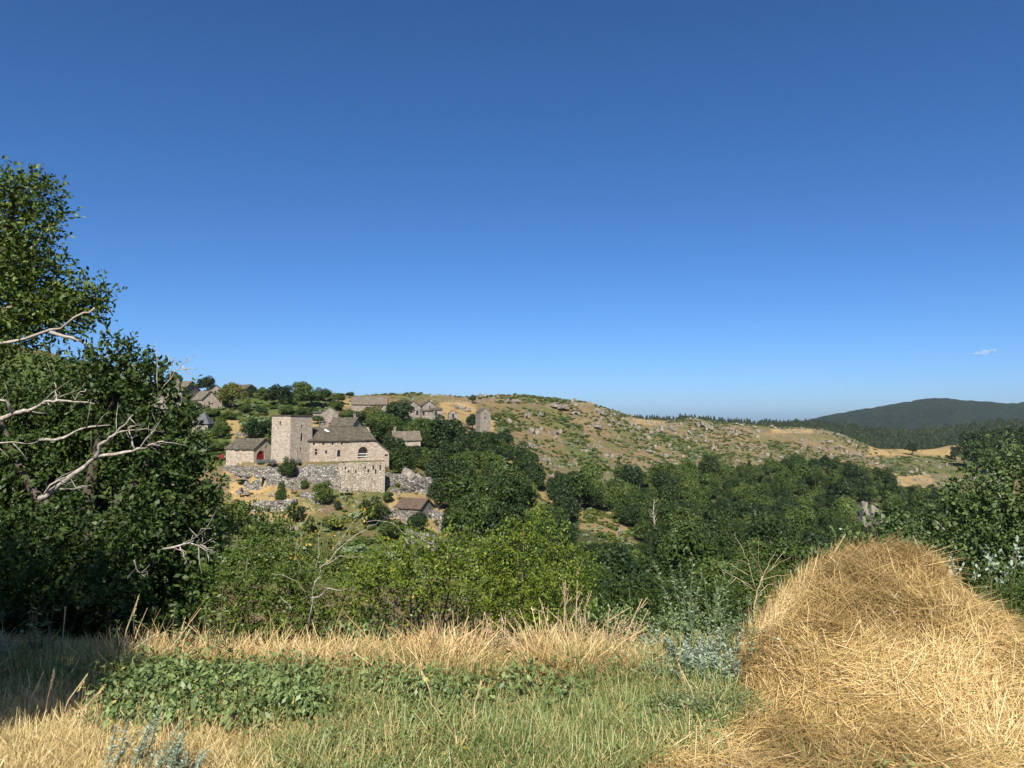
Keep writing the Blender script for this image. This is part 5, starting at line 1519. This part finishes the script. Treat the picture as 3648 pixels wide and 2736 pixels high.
# leafy thicket just below the edge, centre right
shrub('slope_thicket', 'glossy dark green thicket behind the dry stalks', [(604, 592, 18), (625, 598, 20), (660, 604, 22), (690, 596, 22), (612, 615, 24), (645, 620, 26), (685, 618, 26), (715, 606, 22), (725, 625, 22), (600, 640, 18)], 11.0, 1300, 0.05, 'wood_leaf', 56, 10, group=FE)
shrub('slope_thicket', 'green thicket below the middle shrubs reaching towards the garden wall', [(330, 560, 20), (300, 550, 18), (470, 545, 18), (220, 530, 20), (245, 520, 18), (270, 530, 22), (205, 500, 16), (225, 508, 14)], 15.0, 800, 0.075, 'bush_leaf', 57, 8, group=FE)
# sparse sapling with pale dead stems
base_ = P(312, 640, 6.9); base_.z = gz(base_.x, base_.y)
root = empty('sparse_sapling', base_); tag(root, 'half-dead sapling with bare grey stems and few yellow leaves', 'sapling')
rel = lambda px, py, d: P(px, py, d) - base_
link('foliage', sprays('foliage', lob([(300, 520, 16), (325, 510, 18), (350, 515, 18), (345, 530, 16), (310, 540, 16), (365, 530, 12), (330, 545, 18), (285, 545, 14), (318, 560, 16), (345, 560, 16), (360, 512, 14), (300, 560, 14)], 6.9), 420, 0.032, 7, 61, 0.14, 0.5, origin=base_, hollow=0.1), M['sparse_leaf'], root)
for k, (pts, r0) in enumerate([([(308, 632, 6.8), (314, 590, 6.7), (322, 566, 6.7), (345, 545, 6.7), (365, 528, 6.7), (380, 520, 6.7)], 0.016), ([(318, 575, 6.7), (317, 545, 6.7), (321, 520, 6.7)], 0.009), ([(322, 566, 6.7), (340, 557, 6.7), (365, 556, 6.7)], 0.010), ([(330, 556, 6.7), (350, 528, 6.7), (362, 512, 6.7)], 0.008), ([(310, 598, 6.6), (330, 590, 6.5), (348, 588, 6.5)], 0.020), ([(306, 598, 6.7), (298, 580, 6.7), (272, 574, 6.7)], 0.007), ([(292, 610, 6.6), (285, 600, 6.6), (280, 596, 6.6)], 0.012), ([(362, 522, 6.7), (385, 522, 6.7), (405, 532, 6.7), (412, 545, 6.7)], 0.006), ([(300, 575, 6.7), (296, 545, 6.7), (300, 520, 6.7)], 0.006)]):
    mb = MB(); branch(mb, [rel(*p) for p in pts], r0 * 0.4, 0.0016, 5, 0.02, k + 120)
    link('dead_stem', mb.mesh('dead_stem', True), M['dead'], root)
mb = MB(); branch(mb, [(0, 0, -0.1), rel(310, 615, 6.85), rel(308, 632, 6.8)], 0.016, 0.009, 6, 0.01, 3); link('trunk', mb.mesh('trunk', True), M['bark'], root)

# right-hand near tree and shrubs
RD_ = 11.0
base = Vector((7.6, 11.2, gz(7.6, 11.2)))
root = empty('whitebeam_tree', base); tag(root, 'bushy green tree with pale leaf undersides behind the haystack on the right', 'tree')
R_l = lob([(996, 450, 11), (1008, 468, 16), (984, 478, 16), (1020, 490, 26), (994, 500, 26), (960, 490, 13), (972, 506, 22), (946, 512, 18), (1010, 530, 38), (965, 540, 34), (930, 540, 26), (905, 535, 18), (885, 535, 15), (868, 545, 15), (915, 565, 26), (950, 580, 34), (990, 580, 44), (1030, 560, 46), (975, 615, 34), (1020, 620, 44), (1060, 520, 50), (1060, 600, 50), (1045, 470, 26), (940, 610, 24)], RD_, 0.82)
link('crown', sprays('crown', R_l, 950, 0.07, 9, 71, 0.24, 0.6, origin=base), M['white_leaf'], root)
rel = lambda px, py, d: P(px, py, d) - base
mb = MB(); branch(mb, [(0, 0, -0.3), rel(1010, 600, 11), rel(1000, 520, 11), rel(996, 470, 11)], 0.09, 0.012, 7, 0.03, 4)
branch(mb, [rel(1008, 590, 11), rel(960, 550, 11), rel(935, 520, 11)], 0.05, 0.012, 6, 0.03, 5); branch(mb, [rel(1006, 570, 11), rel(1040, 530, 11), rel(1050, 480, 11)], 0.05, 0.012, 6, 0.03, 6)
link('trunk', mb.mesh('trunk', True), M['dead'], root)
shrub('poplar_scrub', 'small pale-leaved saplings peeping over the left shoulder of the haystack', [(820, 560, 12), (838, 548, 12), (855, 535, 12), (872, 528, 11), (888, 522, 10), (850, 560, 18), (880, 552, 18), (905, 540, 14), (806, 575, 12), (830, 580, 16)], 9.5, 800, 0.07, 'white_leaf', 72, 8, 0.6, 0.2, cat='shrub')
shrub('broom_shrub', 'feathery green shrub at right edge behind the haystack slope', [(985, 595, 18), (1005, 590, 20), (1025, 590, 22), (1000, 615, 22), (1022, 620, 26), (1040, 640, 26), (1010, 640, 18), (1035, 665, 20)], 7.0, 1700, 0.045, 'bush_leaf', 73, 8, 0.22, 0.2)
shrub('mugwort_plant', 'silver-tipped tall weed at the right edge in front of the bushy tree', [(952, 585, 8), (985, 575, 10), (1020, 570, 9), (985, 560, 6), (1018, 555, 6), (955, 572, 5)], 8.0, 700, 0.05, 'silver_leaf', 74, 8, 0.5, 0.14)

# ------------------------------------------------------------------ haystack
HX0, HY0 = 2.5, 5.2
HP = [(1.45, 0.0), (1.6, 0.04), (1.68, 0.16), (1.82, 0.30), (2.04, 0.52), (2.20, 0.66), (2.34, 0.745), (2.68, 0.75), (2.96, 0.735), (3.05, 0.67), (3.13, 0.54), (3.28, 0.40), (3.48, 0.22), (3.64, 0.08), (3.78, 0.01), (4.2, 0.0)]
hpx, hpz = np.array([p[0] for p in HP]), np.array([p[1] for p in HP])
hpx = (hpx - 2.65) * 1.0 + 2.65
def hay(x, y):
    # crest of the heap runs left to right about 5.3 m away; loose straw slides forward and right
    u = x * (5.4 / np.clip(y, 4.3, 5.8))
    crest = np.interp(u, hpx, hpz)
    fr = sstep(3.75, 5.15, y) ** 1.15
    bk = 1 - sstep(5.5, 6.2, y)
    h1 = crest * np.where(y < 5.15, fr, 1) * bk
    # broad low shoulder in front
    s = np.exp(-(((x - 2.75) / 0.9) ** 2 + ((y - 4.35) / 0.62) ** 2)) * 0.33
    s2 = np.exp(-(((x - 3.6) / 0.9) ** 2 + ((y - 3.7) / 0.7) ** 2)) * 0.13
    h = np.maximum(h1, 0) + np.maximum(s, 0) * (1 - 0.55 * np.clip(h1 / 0.5, 0, 1)) + s2
    h = h + ((fbm(x * 3.1, y * 3.1, 3) - 0.5) * 0.16 + (fbm(x * 1.4 + 3, y * 1.4 + 8, 2) - 0.5) * 0.2) * sstep(0.02, 0.25, h)
    h = h - 0.035
    return h
xs = np.linspace(1.1, 5.0, 150); ys = np.linspace(2.6, 6.4, 150)
XX, YY = np.meshgrid(xs, ys)
HH = hay(XX, YY); GG = ground(XX, YY)
base = Vector((2.7, 5.0, 0.0))
V = np.stack([XX.ravel() - base.x, YY.ravel() - base.y, (GG + HH).ravel()], 1)
i, j = np.meshgrid(np.arange(149), np.arange(149), indexing='ij'); a = i * 150 + j
FQ = np.stack([a, a + 1, a + 151, a + 150], -1).reshape(-1, 4)
root = empty('haystack', base); tag(root, 'slumped golden straw heap on the right of the field', 'haystack')
hm, nt, bs, out = new_mat('straw_heap')
n1 = noise_tex(nt, 7, 6, 0.7); n2 = noise_tex(nt, 45, 4, 0.7)
c = ramp(nt, n1, [(0.3, (0.15, 0.088, 0.03)), (0.55, (0.33, 0.20, 0.07)), (0.75, (0.48, 0.31, 0.12))])
nt.links.new(c, bs.inputs['Base Color']); bs.inputs['Roughness'].default_value = 0.9; bs.inputs['Specular IOR Level'].default_value = 0.1
bump(nt, bs, math_n(nt, 'ADD', n1, n2), 1.0, 0.03)
link('mound', mesh_np('mound', V, FQ, smooth=True), hm, root)

def ribbons(name, p0, dirs, length, width, rnd, bend, seg=3, seed=0):
    """bent flat stalks: start point, direction, sideways bend"""
    gg = np.random.default_rng(seed)
    n = len(p0)
    side = unit(np.cross(dirs, unit(gg.normal(size=(n, 3)) * 0.5 + np.array([0, 0, 1.0]))))
    t = np.linspace(0, 1, seg + 1)
    cen = p0[:, None, :] + dirs[:, None, :] * (length[:, None] * t)[..., None] + bend[:, None, :] * (length[:, None] * t ** 2)[..., None]
    w = (width[:, None] * (1 - 0.55 * t ** 2))[..., None] * 0.5
    v = np.stack([cen - side[:, None, :] * w, cen + side[:, None, :] * w], 2).reshape(n, (seg + 1) * 2, 3)
    q = np.array([[2 * k, 2 * k + 1, 2 * k + 3, 2 * k + 2] for k in range(seg)])
    f = (np.arange(n)[:, None, None] * (seg + 1) * 2 + q[None]).reshape(-1, 4)
    return mesh_np(name, v.reshape(-1, 3), f, np.repeat(rnd, seg))
gg = np.random.default_rng(81)
n = 340000
x = gg.uniform(0.5, 4.6, n); y = gg.uniform(2.75, 6.2, n)
h = hay(x, y)
# loose straw also lies on the ground in front of the heap and towards its left
rw_ = HORIZON + F * EYE / y; px_ = 512 + F * x / y
loose = sstep(-40, 30, px_ - (800 - (rw_ - 690) * 1.9)) * sstep(688, 700, rw_)
pk = np.where(h > 0.015, 1.0, loose * np.clip(fbm(x * 2.5, y * 2.5, 3) * 2.6 - 0.25, 0, 1))
vis_ = (x < 0.72 * y + 0.25)
k = (gg.random(n) < pk) & vis_
x, y, h = x[k], y[k], h[k]
e = 0.03
zx = (hay(x + e, y) + ground(x + e, y) - hay(x - e, y) - ground(x - e, y)) / (2 * e)
zy = (hay(x, y + e) + ground(x, y + e) - hay(x, y - e) - ground(x, y - e)) / (2 * e)
nrm = unit(np.stack([-zx, -zy, np.ones_like(zx)], 1))
z = np.maximum(hay(x, y), 0) + ground(x, y)
# combed directions: swirls plus scatter
an = (fbm(x * 1.3 + 5, y * 1.3, 3) - 0.5) * 7.0 + gg.normal(size=len(x)) * 0.75
dv = np.stack([np.cos(an), np.sin(an) * 0.8, np.zeros_like(an)], 1)
dv = unit(dv - nrm * (dv * nrm).sum(1)[:, None] + nrm * (gg.normal(size=len(x)) * 0.16 + 0.05)[:, None])
ln = gg.uniform(0.08, 0.40, len(x)); wd = gg.uniform(0.0016, 0.0038, len(x))
p0 = np.stack([x, y, z], 1) + nrm * (gg.random(len(x)) * np.where(h > 0.015, 0.035, 0.075))[:, None] - dv * (ln * 0.5)[:, None] - np.array(base)
bend = -nrm * gg.uniform(0.0, 0.25, len(x))[:, None] + gg.normal(size=(len(x), 3)) * 0.17
patch = fbm(x * 2.2 + 3, y * 2.2, 3)
rn = np.clip(0.06 + 0.62 * gg.random(len(x)) + (patch - 0.5) * 1.5, 0.0, 1.0)
st = link('straw', ribbons('straw', p0, dv, ln, wd, rn, bend, 2, 82), M['straw'], root); tag(st, kind='stuff')

# ------------------------------------------------------------------ field: grasses and weeds
def tuft(name, seed, n, h, w, spread, lean, mat, bendk=0.5, heads=0):
    gg = np.random.default_rng(seed)
    an = gg.uniform(0, 6.28, n); r = spread * np.sqrt(gg.random(n))
    p0 = np.stack([np.cos(an) * r, np.sin(an) * r, np.full(n, -0.03)], 1)
    la = gg.uniform(0, 6.28, n)
    dv = unit(np.stack([np.cos(la) * lean * gg.random(n), np.sin(la) * lean * gg.random(n), np.ones(n)], 1))
    ln = h * gg.uniform(0.45, 1.1, n)
    bend = np.stack([np.cos(la), np.sin(la), -0.5 * np.ones(n)], 1) * (bendk * gg.random(n))[:, None]
    me = ribbons(name, p0, dv, ln, w * gg.uniform(0.6, 1.3, n), gg.random(n), bend, 3, seed + 1)
    me.materials.append(mat)
    return me
def weed(name, seed, mat, h=0.3, n=60, leaf=0.06, spread=0.14, aspect=0.5, droop=0.3):
    gg = np.random.default_rng(seed)
    an = gg.uniform(0, 6.28, n); r = spread * np.sqrt(gg.random(n)); z = h * gg.random(n) ** 0.7
    c = np.stack([np.cos(an) * r, np.sin(an) * r, z], 1)
    ld = unit(np.stack([np.cos(an), np.sin(an), gg.normal(size=n) * 0.4 - droop], 1) + gg.normal(size=(n, 3)) * 0.35)
    nrm = np.array([0, 0, 1.0]) + gg.normal(size=(n, 3)) * 0.35
    b = unit(np.cross(nrm, ld))
    ls = leaf * gg.uniform(0.5, 1.2, n) * (1.25 - 0.6 * z / h)
    me = quads_from(c, ld, b, ls, ls * aspect, gg.random(n), name)
    me.materials.append(mat)
    return me
GREEN = [tuft('grass_tuft', 500 + i, 46, 0.13 + 0.03 * i, 0.0045, 0.07, 0.5, M['green_grass'], 0.6) for i in range(4)]
DRY = [tuft('dry_tuft', 520 + i, 50, 0.12 + 0.035 * i, 0.0034, 0.08, 0.7, M['dry_grass'], 0.6) for i in range(4)]
RUST = [tuft('rust_tuft', 540 + i, 54, 0.13 + 0.05 * i, 0.0036, 0.11, 1.3, M['rust_grass'], 0.8) for i in range(3)]
NET = [weed('weed', 560 + i, M['nettle_leaf'], 0.17, 80, 0.048, 0.12) for i in range(3)]
SMALL = [weed('small_weed', 570 + i, M['nettle_leaf'], 0.10, 70, 0.03, 0.11, 0.55, 0.0) for i in range(3)]
GREY = [weed('grey_weed', 580 + i, M['greygreen_leaf'], 0.15, 90, 0.032, 0.11, 0.4, -0.2) for i in range(3)]

n = 60000
d = np.sqrt(g.uniform(2.4 ** 2, 8.2 ** 2, n)); px = g.uniform(-160, 1180, n)
x, y = (px - 512) / F * d, d
z = ground(x, y)
ha = hay(x, y)
row = HORIZON + F * EYE / y
loosezone = px > 800 - (row - 690) * 1.9
hayfree = ~((ha > 0.03) & (x > 1.1) & (y < 6.3)) & ~(loosezone & (row > 695) & (g.random(n) < 0.97))
n1v, n2v, n3v = fbm(x * 1.3, y * 1.3, 3), fbm(x * 0.8 + 30, y * 0.8, 3), fbm(x * 3 + 7, y * 3, 2)
row = HORIZON + F * EYE / y
# zones of the field
n1v_ = n1v
dryw = np.clip(sstep(330, 150, px + (row - 735) * -1.2) * sstep(696, 716, row), 0, 1) if False else (1 - sstep(230, 380, px + (n3v - 0.5) * 160)) * sstep(694, 716, row + (n1v - 0.5) * 40)
edge = (1 - sstep(664, 690, row + (n2v - 0.5) * 90)) * np.clip(0.35 + 1.6 * (n3v - 0.25), 0.15, 1)
wob = (n1v - 0.5) * 40
netp = sstep(95, 125, px) * (1 - sstep(300, 350, px)) * sstep(676, 690, row + wob) * (1 - sstep(714, 730, row + wob))
netp = np.maximum(netp, sstep(330, 400, px) * (1 - sstep(520, 620, px)) * sstep(678, 692, row + wob * 1.4) * (1 - sstep(700, 720, row + wob * 1.4)) * 0.4)
rightdry = sstep(600, 700, px) * sstep(690, 735, row)
r = g.random(n)
def put(name, srcs, mask, smin, smax, label, seed, limit=None):
    m_ = mask & hayfree
    idx = np.flatnonzero(m_)
    if limit and len(idx) > limit: idx = g.choice(idx, limit, replace=False)
    s_ = g.uniform(smin, smax, len(idx))
    til = g.normal(size=(len(idx), 2)) * 0.12
    scatter(name, srcs, np.stack([x[idx], y[idx], z[idx]], 1), s_, g.uniform(0, 6.28, len(idx)), label, tilt=til, seed=seed)
greenp = (1 - dryw) * (1 - 0.6 * edge) * (1 - 0.1 * netp) * (1 - 0.3 * rightdry) * np.clip(1.25 - 0.6 * (n1v > 0.58), 0.2, 1)
put('green_grass', GREEN, (r < 0.62 * greenp), 0.6, 1.2, 'green grass in the middle of the field', 1)
put('dry_grass', DRY, (g.random(n) < 0.07 + 0.62 * dryw + 0.22 * (n1v > 0.58) * (1 - netp) + 0.12 * rightdry), 0.55, 1.15, 'pale dry grass across the field', 2)
put('rust_grass', RUST, (g.random(n) < 0.8 * edge * np.clip((n1v - 0.36) * 6, 0.1, 1)), 0.35, 1.3, 'matted rust-coloured dry grass along the field edge', 3)
nt_ = 900
pxs = np.concatenate([g.normal(300, 45, 260), g.normal(235, 25, 120), g.normal(440, 18, 210), g.normal(562, 18, 190), g.normal(160, 30, 120)])
ds_ = g.uniform(4.75, 5.5, nt_)
xt, yt = (pxs - 512) / F * ds_, ds_
scatter('tall_dry_grass', RUST + DRY[2:], np.stack([xt, yt, ground(xt, yt)], 1), g.uniform(0.4, 1.65, nt_) ** 1.4, g.uniform(0, 6.28, nt_), 'tall rust and straw coloured grass clumps at the field edge', tilt=g.normal(size=(nt_, 2)) * 0.2, seed=9)
put('nettles', NET, (g.random(n) < 0.26 * netp), 0.55, 1.35, 'dense patch of nettles in the field', 4)
put('ground_cover', SMALL, (g.random(n) < 0.22 * (1 - dryw) * (1 - edge) * (n3v > 0.42)), 0.7, 1.4, 'small-leaved green weeds among the grass', 5)
put('grey_weeds', GREY, (g.random(n) < 0.16 * (n3v > 0.45) * sstep(560, 640, px) * (1 - sstep(740, 780, px)) * sstep(670, 680, row) * (1 - sstep(715, 735, row))), 0.8, 1.3, 'grey-green wormwood among the grass left of the haystack', 6)

# ---- single plants of the field
def leafy_stalk(name, label, px, row_, d, h, nst, mat, seed, leaf=0.06, lean=0.15, aspect=0.4, group=None, cat='plant', stem_mat='twig', per=26, tip=False, spread=0.06, dirx=0.0):
    """upright stems set with leaves"""
    p = P(px, row_, d); p.z = gz(p.x, p.y)
    root = empty(name, p); tag(root, label, cat, group)
    gg = np.random.default_rng(seed)
    mb = MB(); C_, D_, S_ = [], [], []
    for s in range(nst):
        b0 = np.array([gg.normal() * spread, gg.normal() * spread, -0.02])
        top = b0 + np.array([gg.normal() * lean * h + dirx * h, gg.normal() * lean * h, h * gg.uniform(0.65, 1.05)])
        midp = (b0 + top) / 2 + np.array([gg.normal(), gg.normal(), 0]) * 0.03 * h
        mb.tube([b0, midp, top], [0.0045, 0.0034, 0.0015], 5)
        t = np.sort(gg.random(per)) * 0.95 + 0.05
        q = np.where(t[:, None] < 0.5, b0 + (midp - b0) * (t[:, None] * 2), midp + (top - midp) * (t[:, None] * 2 - 1))
        an = gg.uniform(0, 6.28, per)
        dr = unit(np.stack([np.cos(an), np.sin(an), np.full(per, 0.5 if tip else -0.15)], 1) + gg.normal(size=(per, 3)) * 0.2)
        ls = leaf * gg.uniform(0.6, 1.2, per) * (1.15 - 0.65 * t)
        C_.append(q + dr * ls[:, None] * 0.5); D_.append(dr); S_.append(ls)
    c = np.concatenate(C_); dr = np.concatenate(D_); ls = np.concatenate(S_)
    b = unit(np.cross(np.array([0, 0, 1.0]) + gg.normal(size=(len(c), 3)) * 0.4, dr))
    link('stem', mb.mesh('stem'), M[stem_mat], root)
    link('leaves', quads_from(c, dr, b, ls, ls * aspect, gg.random(len(c)), 'leaves'), M[mat], root)
    return root
NT = 'tall nettle stalks along the shaded edge'
for k, (px, row_, h, nst, lab) in enumerate([(142, 648, 0.45, 3, 'tall nettle stalk near the shade, second of the sunlit row from left'), (163, 650, 0.50, 3, 'leafy nettle with a yellow leaf in front of the dark tree'), (178, 650, 0.42, 3, 'drooping nettle in the middle of the sunlit row'), (118, 646, 0.36, 3, 'short nettle next to the flowering stalk'), (212, 650, 0.50, 3, 'upright nettle near the right end of the dark tree'), (224, 650, 0.62, 3, 'tallest nettle where shrub and dark tree meet'), (200, 652, 0.35, 2, 'thin nettle left of the upright one'), (40, 640, 0.55, 3, 'seeding dock with brown leaves in the left shade'), (52, 642, 0.38, 3, 'brown-tipped weed right of the seeding dock'), (26, 645, 0.5, 3, 'pale weed at the far left in the shade')]):
    leafy_stalk('nettle_plant', lab, px, row_, 5.15 - 0.05 * (k % 3), h, nst, 'nettle_leaf', 600 + k, 0.075, 0.10, 0.38, NT, per=22)
MG = 'grey mugwort plants near the haystack'
for k, (px, row_, d_, h, nst, mat, lab) in enumerate([(706, 655, 5.5, 0.85, 6, 'greygreen_leaf', 'tall grey-green mugwort left of the haystack'), (690, 660, 5.4, 0.55, 6, 'greygreen_leaf', 'shorter mugwort left of the tall one'), (725, 660, 5.4, 0.62, 5, 'greygreen_leaf', 'mugwort right of the tall one touching the straw'), (715, 690, 4.75, 0.30, 9, 'silver_leaf', 'silvery wormwood cushion at the foot of the haystack'), (702, 700, 4.6, 0.26, 9, 'silver_leaf', 'silvery wormwood cushion in front at the left of the haystack'), (690, 688, 4.8, 0.28, 8, 'silver_leaf', 'silvery wormwood cushion left of the others'),
                                     (745, 655, 5.0, 0.36, 6, 'greygreen_leaf', 'grey mugwort growing against the straw\'s left flank'), (772, 690, 4.5, 0.34, 4, 'silver_leaf', 'thin silvery wormwood in front of the straw'), (654, 668, 5.3, 0.24, 8, 'silver_leaf', 'small silvery wormwood by the leaning dry stalks'), (640, 660, 5.4, 0.24, 6, 'silver_leaf', 'low silvery wormwood left of the leaning dry stalks'), (672, 680, 5.0, 0.22, 8, 'greygreen_leaf', 'low grey mugwort between grass and haystack')]):
    leafy_stalk('mugwort_plant', lab, px, row_, d_, h, int(nst * 1.6), mat, 640 + k, 0.05, 0.24, 0.36, MG, per=110, tip=True, spread=0.10, stem_mat=mat)
for k, (px, row_, d_, h, lab) in enumerate([(128, 800, 3.45, 0.31, 'feathery silver wormwood leaning right in the dry grass'), (150, 805, 3.4, 0.28, 'feathery silver wormwood right beside the first leaning one'), (165, 812, 3.4, 0.26, 'smaller feathery silver wormwood at the bottom edge'), (0, 668, 5.0, 0.30, 'silver-leaved weed at the left edge in sun')]):
    leafy_stalk('wormwood_plant', lab, px, row_, d_, h, 9, 'silver_leaf', 670 + k, 0.034, 0.16, 0.3, 'silver wormwood in the dry grass', stem_mat='silver_leaf', per=110, tip=True, spread=0.05, dirx=0.32 if k < 3 else 0)
# dry dock stalks
def dock(label, px, row_, d, h, nst, seed, lean=0.18, dirx=0.0, spread=0.07, fork=True):
    p = P(px, row_, d); p.z = gz(p.x, p.y)
    root = empty('dry_stalk_clump', p); tag(root, label, 'dry stalks', 'dead dock stalks at the field edge')
    husk = True
    gg = np.random.default_rng(seed)
    mb = MB(); cs, ds = [], []
    for s in range(nst):
        b0 = Vector((gg.normal() * spread, gg.normal() * spread * 0.6, -0.02))
        hh = h * gg.uniform(0.5, 1.05)
        top = b0 + Vector((gg.normal() * lean * hh + dirx * hh, gg.normal() * lean * hh, hh))
        md = b0.lerp(top, 0.5) + Vector((gg.normal() * 0.015, gg.normal() * 0.015, 0))
        mb.tube([b0, md, top], [0.0065, 0.005, 0.0025], 5)
        segs = [(md, top)]
        if fork:
            for q in range(3):
                t = gg.uniform(0.45, 0.85)
                a_ = b0.lerp(top, t); e_ = a_ + Vector((gg.normal() * 0.05 + dirx * 0.05, gg.normal() * 0.05, hh * gg.uniform(0.1, 0.22)))
                mb.tube([a_, e_], [0.0035, 0.0015], 4); segs.append((a_, e_))
        for a_, e_ in segs:
            for q in range(10):
                c_ = a_.lerp(e_, gg.random()); cs.append(tuple(c_ + Vector(gg.normal(size=3) * 0.006))); ds.append(tuple(gg.normal(size=3) + np.array([0, 0, 0.5])))
    cs, ds = np.array(cs), unit(np.array(ds))
    _, b = frame(ds, gg)
    link('stalk', mb.mesh('stalk'), M['deadbrown'], root)
    ls = gg.uniform(0.006, 0.018, len(cs))
    link('seed_husks', quads_from(cs, ds, b, ls, ls * 0.6, gg.random(len(cs)), 'seed_husks'), M['dock'], root)['kind'] = 'stuff'
for a in [('brown dead stalks, leftmost clump under the middle shrub', 452, 658, 5.4, 0.42, 8, 700, 0.12, -0.12), ('reddish-brown dead stalks in a dense upright clump', 488, 662, 5.3, 0.44, 12, 701, 0.12, 0.02), ('tallest pale dead stalks at the foot of the tallest shrub', 572, 662, 5.3, 0.56, 10, 702, 0.16, -0.03), ('pale dead stalks all leaning to the right', 602, 665, 5.25, 0.46, 14, 703, 0.14, 0.35), ('small dead stalks leaning left by the wormwood', 652, 668, 5.25, 0.28, 6, 704, 0.12, -0.45), ('thin reddish stalks between the two big clumps', 520, 660, 5.3, 0.32, 8, 705, 0.14, 0.05)]:
    dock(*a)
# single pale stalk in the shade and long grass stems
for k, (px, row_, d_, h, lean, lab) in enumerate([(61, 662, 5.3, 0.42, 0.02, 'single straight pale stalk in front of the dark tree'), (118, 655, 5.3, 0.5, 0.25, 'thin leaning pale stem left of the nettles'), (20, 740, 4.0, 0.32, 0.3, 'long dry grass stem at the left edge of the shade'), (42, 740, 3.95, 0.34, 0.12, 'dry grass stem upright at the lower rim of the shade'), (55, 735, 4.0, 0.30, 0.5, 'dry grass stem leaning right at the lower rim of the shade'), (70, 740, 3.9, 0.26, 0.6, 'short dry stem right of the leaning one'), (345, 690, 4.7, 0.28, 0.1, 'pale dry stem above the grass, centre left'), (436, 720, 4.2, 0.3, -0.3, 'wheat-like dry stem with drooping head in the green grass'), (470, 735, 4.0, 0.28, 0.2, 'pale grass stem with seed head, centre'), (700, 720, 4.1, 0.3, -0.35, 'thin dry stem leaning left by the wormwood'), (300, 700, 4.5, 0.3, 0.05, 'stiff yellow stem with seed head among nettles')]):
    p = P(px, row_, d_); p.z = gz(p.x, p.y)
    root = empty('grass_stem', p); tag(root, lab, 'grass stem', 'long single grass stems')
    mb = MB(); tp_ = Vector((lean * h, 0.02, h)); mb.tube([(0, 0, -0.02), tp_ * 0.5 + Vector((-lean * 0.1 * h, 0, 0.02)), tp_], [0.0055, 0.0045, 0.003], 5)
    link('stem', mb.mesh('stem'), M['deadbrown'], root)
    gg = np.random.default_rng(730 + k); n_h = 26
    tt = gg.random(n_h) * 0.28 + 0.74
    c_ = np.array(tp_)[None] * tt[:, None]; dd_ = unit(np.array(tp_)[None] + gg.normal(size=(n_h, 3)) * 0.12); _, b = frame(dd_, gg)
    link('seed_head', quads_from(c_, dd_, b, np.full(n_h, 0.03), np.full(n_h, 0.008), gg.random(n_h), 'seed_head'), M['dry_grass'], root)
# dead leafless weed beside the haystack
bw = P(754, 640, 5.9); bw.z = gz(bw.x, bw.y)
root = empty('dead_weed', bw); tag(root, 'leafless dead weed with spreading bare branches left of the haystack top', 'dead weed')
rel = lambda px, py, d: P(px, py, d) - bw
mb = MB(); branch(mb, [(0, 0, -0.02), rel(754, 611, 5.9), rel(757, 590, 5.9), rel(763, 576, 5.9)], 0.009, 0.0055, 6, 0.004, 1); link('stem', mb.mesh('stem', True), M['deadbrown'], root)
for k, pts in enumerate([[(756, 592), (740, 580), (722, 570), (713, 559)], [(756, 590), (748, 560), (740, 545), (734, 534)], [(763, 577), (758, 560), (759, 538)], [(763, 576), (770, 562), (775, 553)], [(764, 575), (780, 562), (791, 557)], [(762, 580), (778, 576), (793, 574)], [(752, 586), (736, 578), (730, 584)], [(748, 575), (738, 568), (728, 562)], [(760, 566), (752, 556), (750, 548)], [(772, 568), (776, 560), (784, 552)], [(750, 566), (744, 562), (737, 560)], [(757, 596), (768, 585), (780, 581)]]):
    mb = MB(); branch(mb, [rel(a, b, 5.9 + (0.12 if k % 2 else -0.12) * i / 3) for i, (a, b) in enumerate(pts)], 0.003, 0.0012, 5, 0.006, k); link('branch', mb.mesh('branch', True), M['deadbrown'], root)
# half-buried stone at the edge
p = P(372, 654, 5.45)
o = link('field_stone', rock_mesh('field_stone', 77, 0.9, 3), M['rock'], None, (p.x, 5.45, gz(p.x, 5.45) + 0.02)); o.scale = (0.26, 0.14, 0.1)
tag(o, 'flat grey stone half buried in dry grass at the field edge', 'stone')

# small cloud
mb_ = []
gg = np.random.default_rng(9)
import bmesh
bm = bmesh.new()
cc = P(985, 352, 9000)
for k in range(16):
    t = gg.uniform(-1, 1)
    mat_ = Matrix.Translation((t * 150, gg.normal() * 20, 22 * t + gg.normal() * 5)) @ Matrix.Diagonal((60 * (1.1 - abs(t)), 40, 22 * (1.15 - abs(t)), 1))
    bmesh.ops.create_icosphere(bm, subdivisions=3, radius=1.0, matrix=mat_)
for v in bm.verts: v.co += Vector((0, 0, 1)) * mnoise.fractal(v.co * 0.03, 1.0, 2.0, 4) * 8
me = bpy.data.meshes.new('cloud'); bm.to_mesh(me); bm.free()
cm, nt, bs, out = new_mat('cloud_vapour')
nt.nodes.remove(bs)
vol = N(nt, 'ShaderNodeVolumePrincipled'); vol.inputs['Density'].default_value = 0.006; vol.inputs['Color'].default_value = (1, 1, 1, 1)
nt.links.new(vol.outputs[0], out.inputs['Volume'])
tag(link('cloud', me, cm, None, cc), 'small white wisp of cloud low in the sky on the right', 'cloud')

# thin summer haze over the whole country, sky and cloud outside it
hb = MB()
hb.box((0, 0, 22), (24200, 12600, 232))
hzm, nt, bs, out = new_mat('haze_air')
nt.nodes.remove(bs)
vol = N(nt, 'ShaderNodeVolumePrincipled')
vol.inputs['Density'].default_value = 0.000028
vol.inputs['Color'].default_value = (0.70, 0.86, 1.0, 1)
nt.links.new(vol.outputs[0], out.inputs['Volume'])
tag(link('haze', hb.mesh('haze'), hzm), 'thin blue summer haze in the air', kind='stuff')
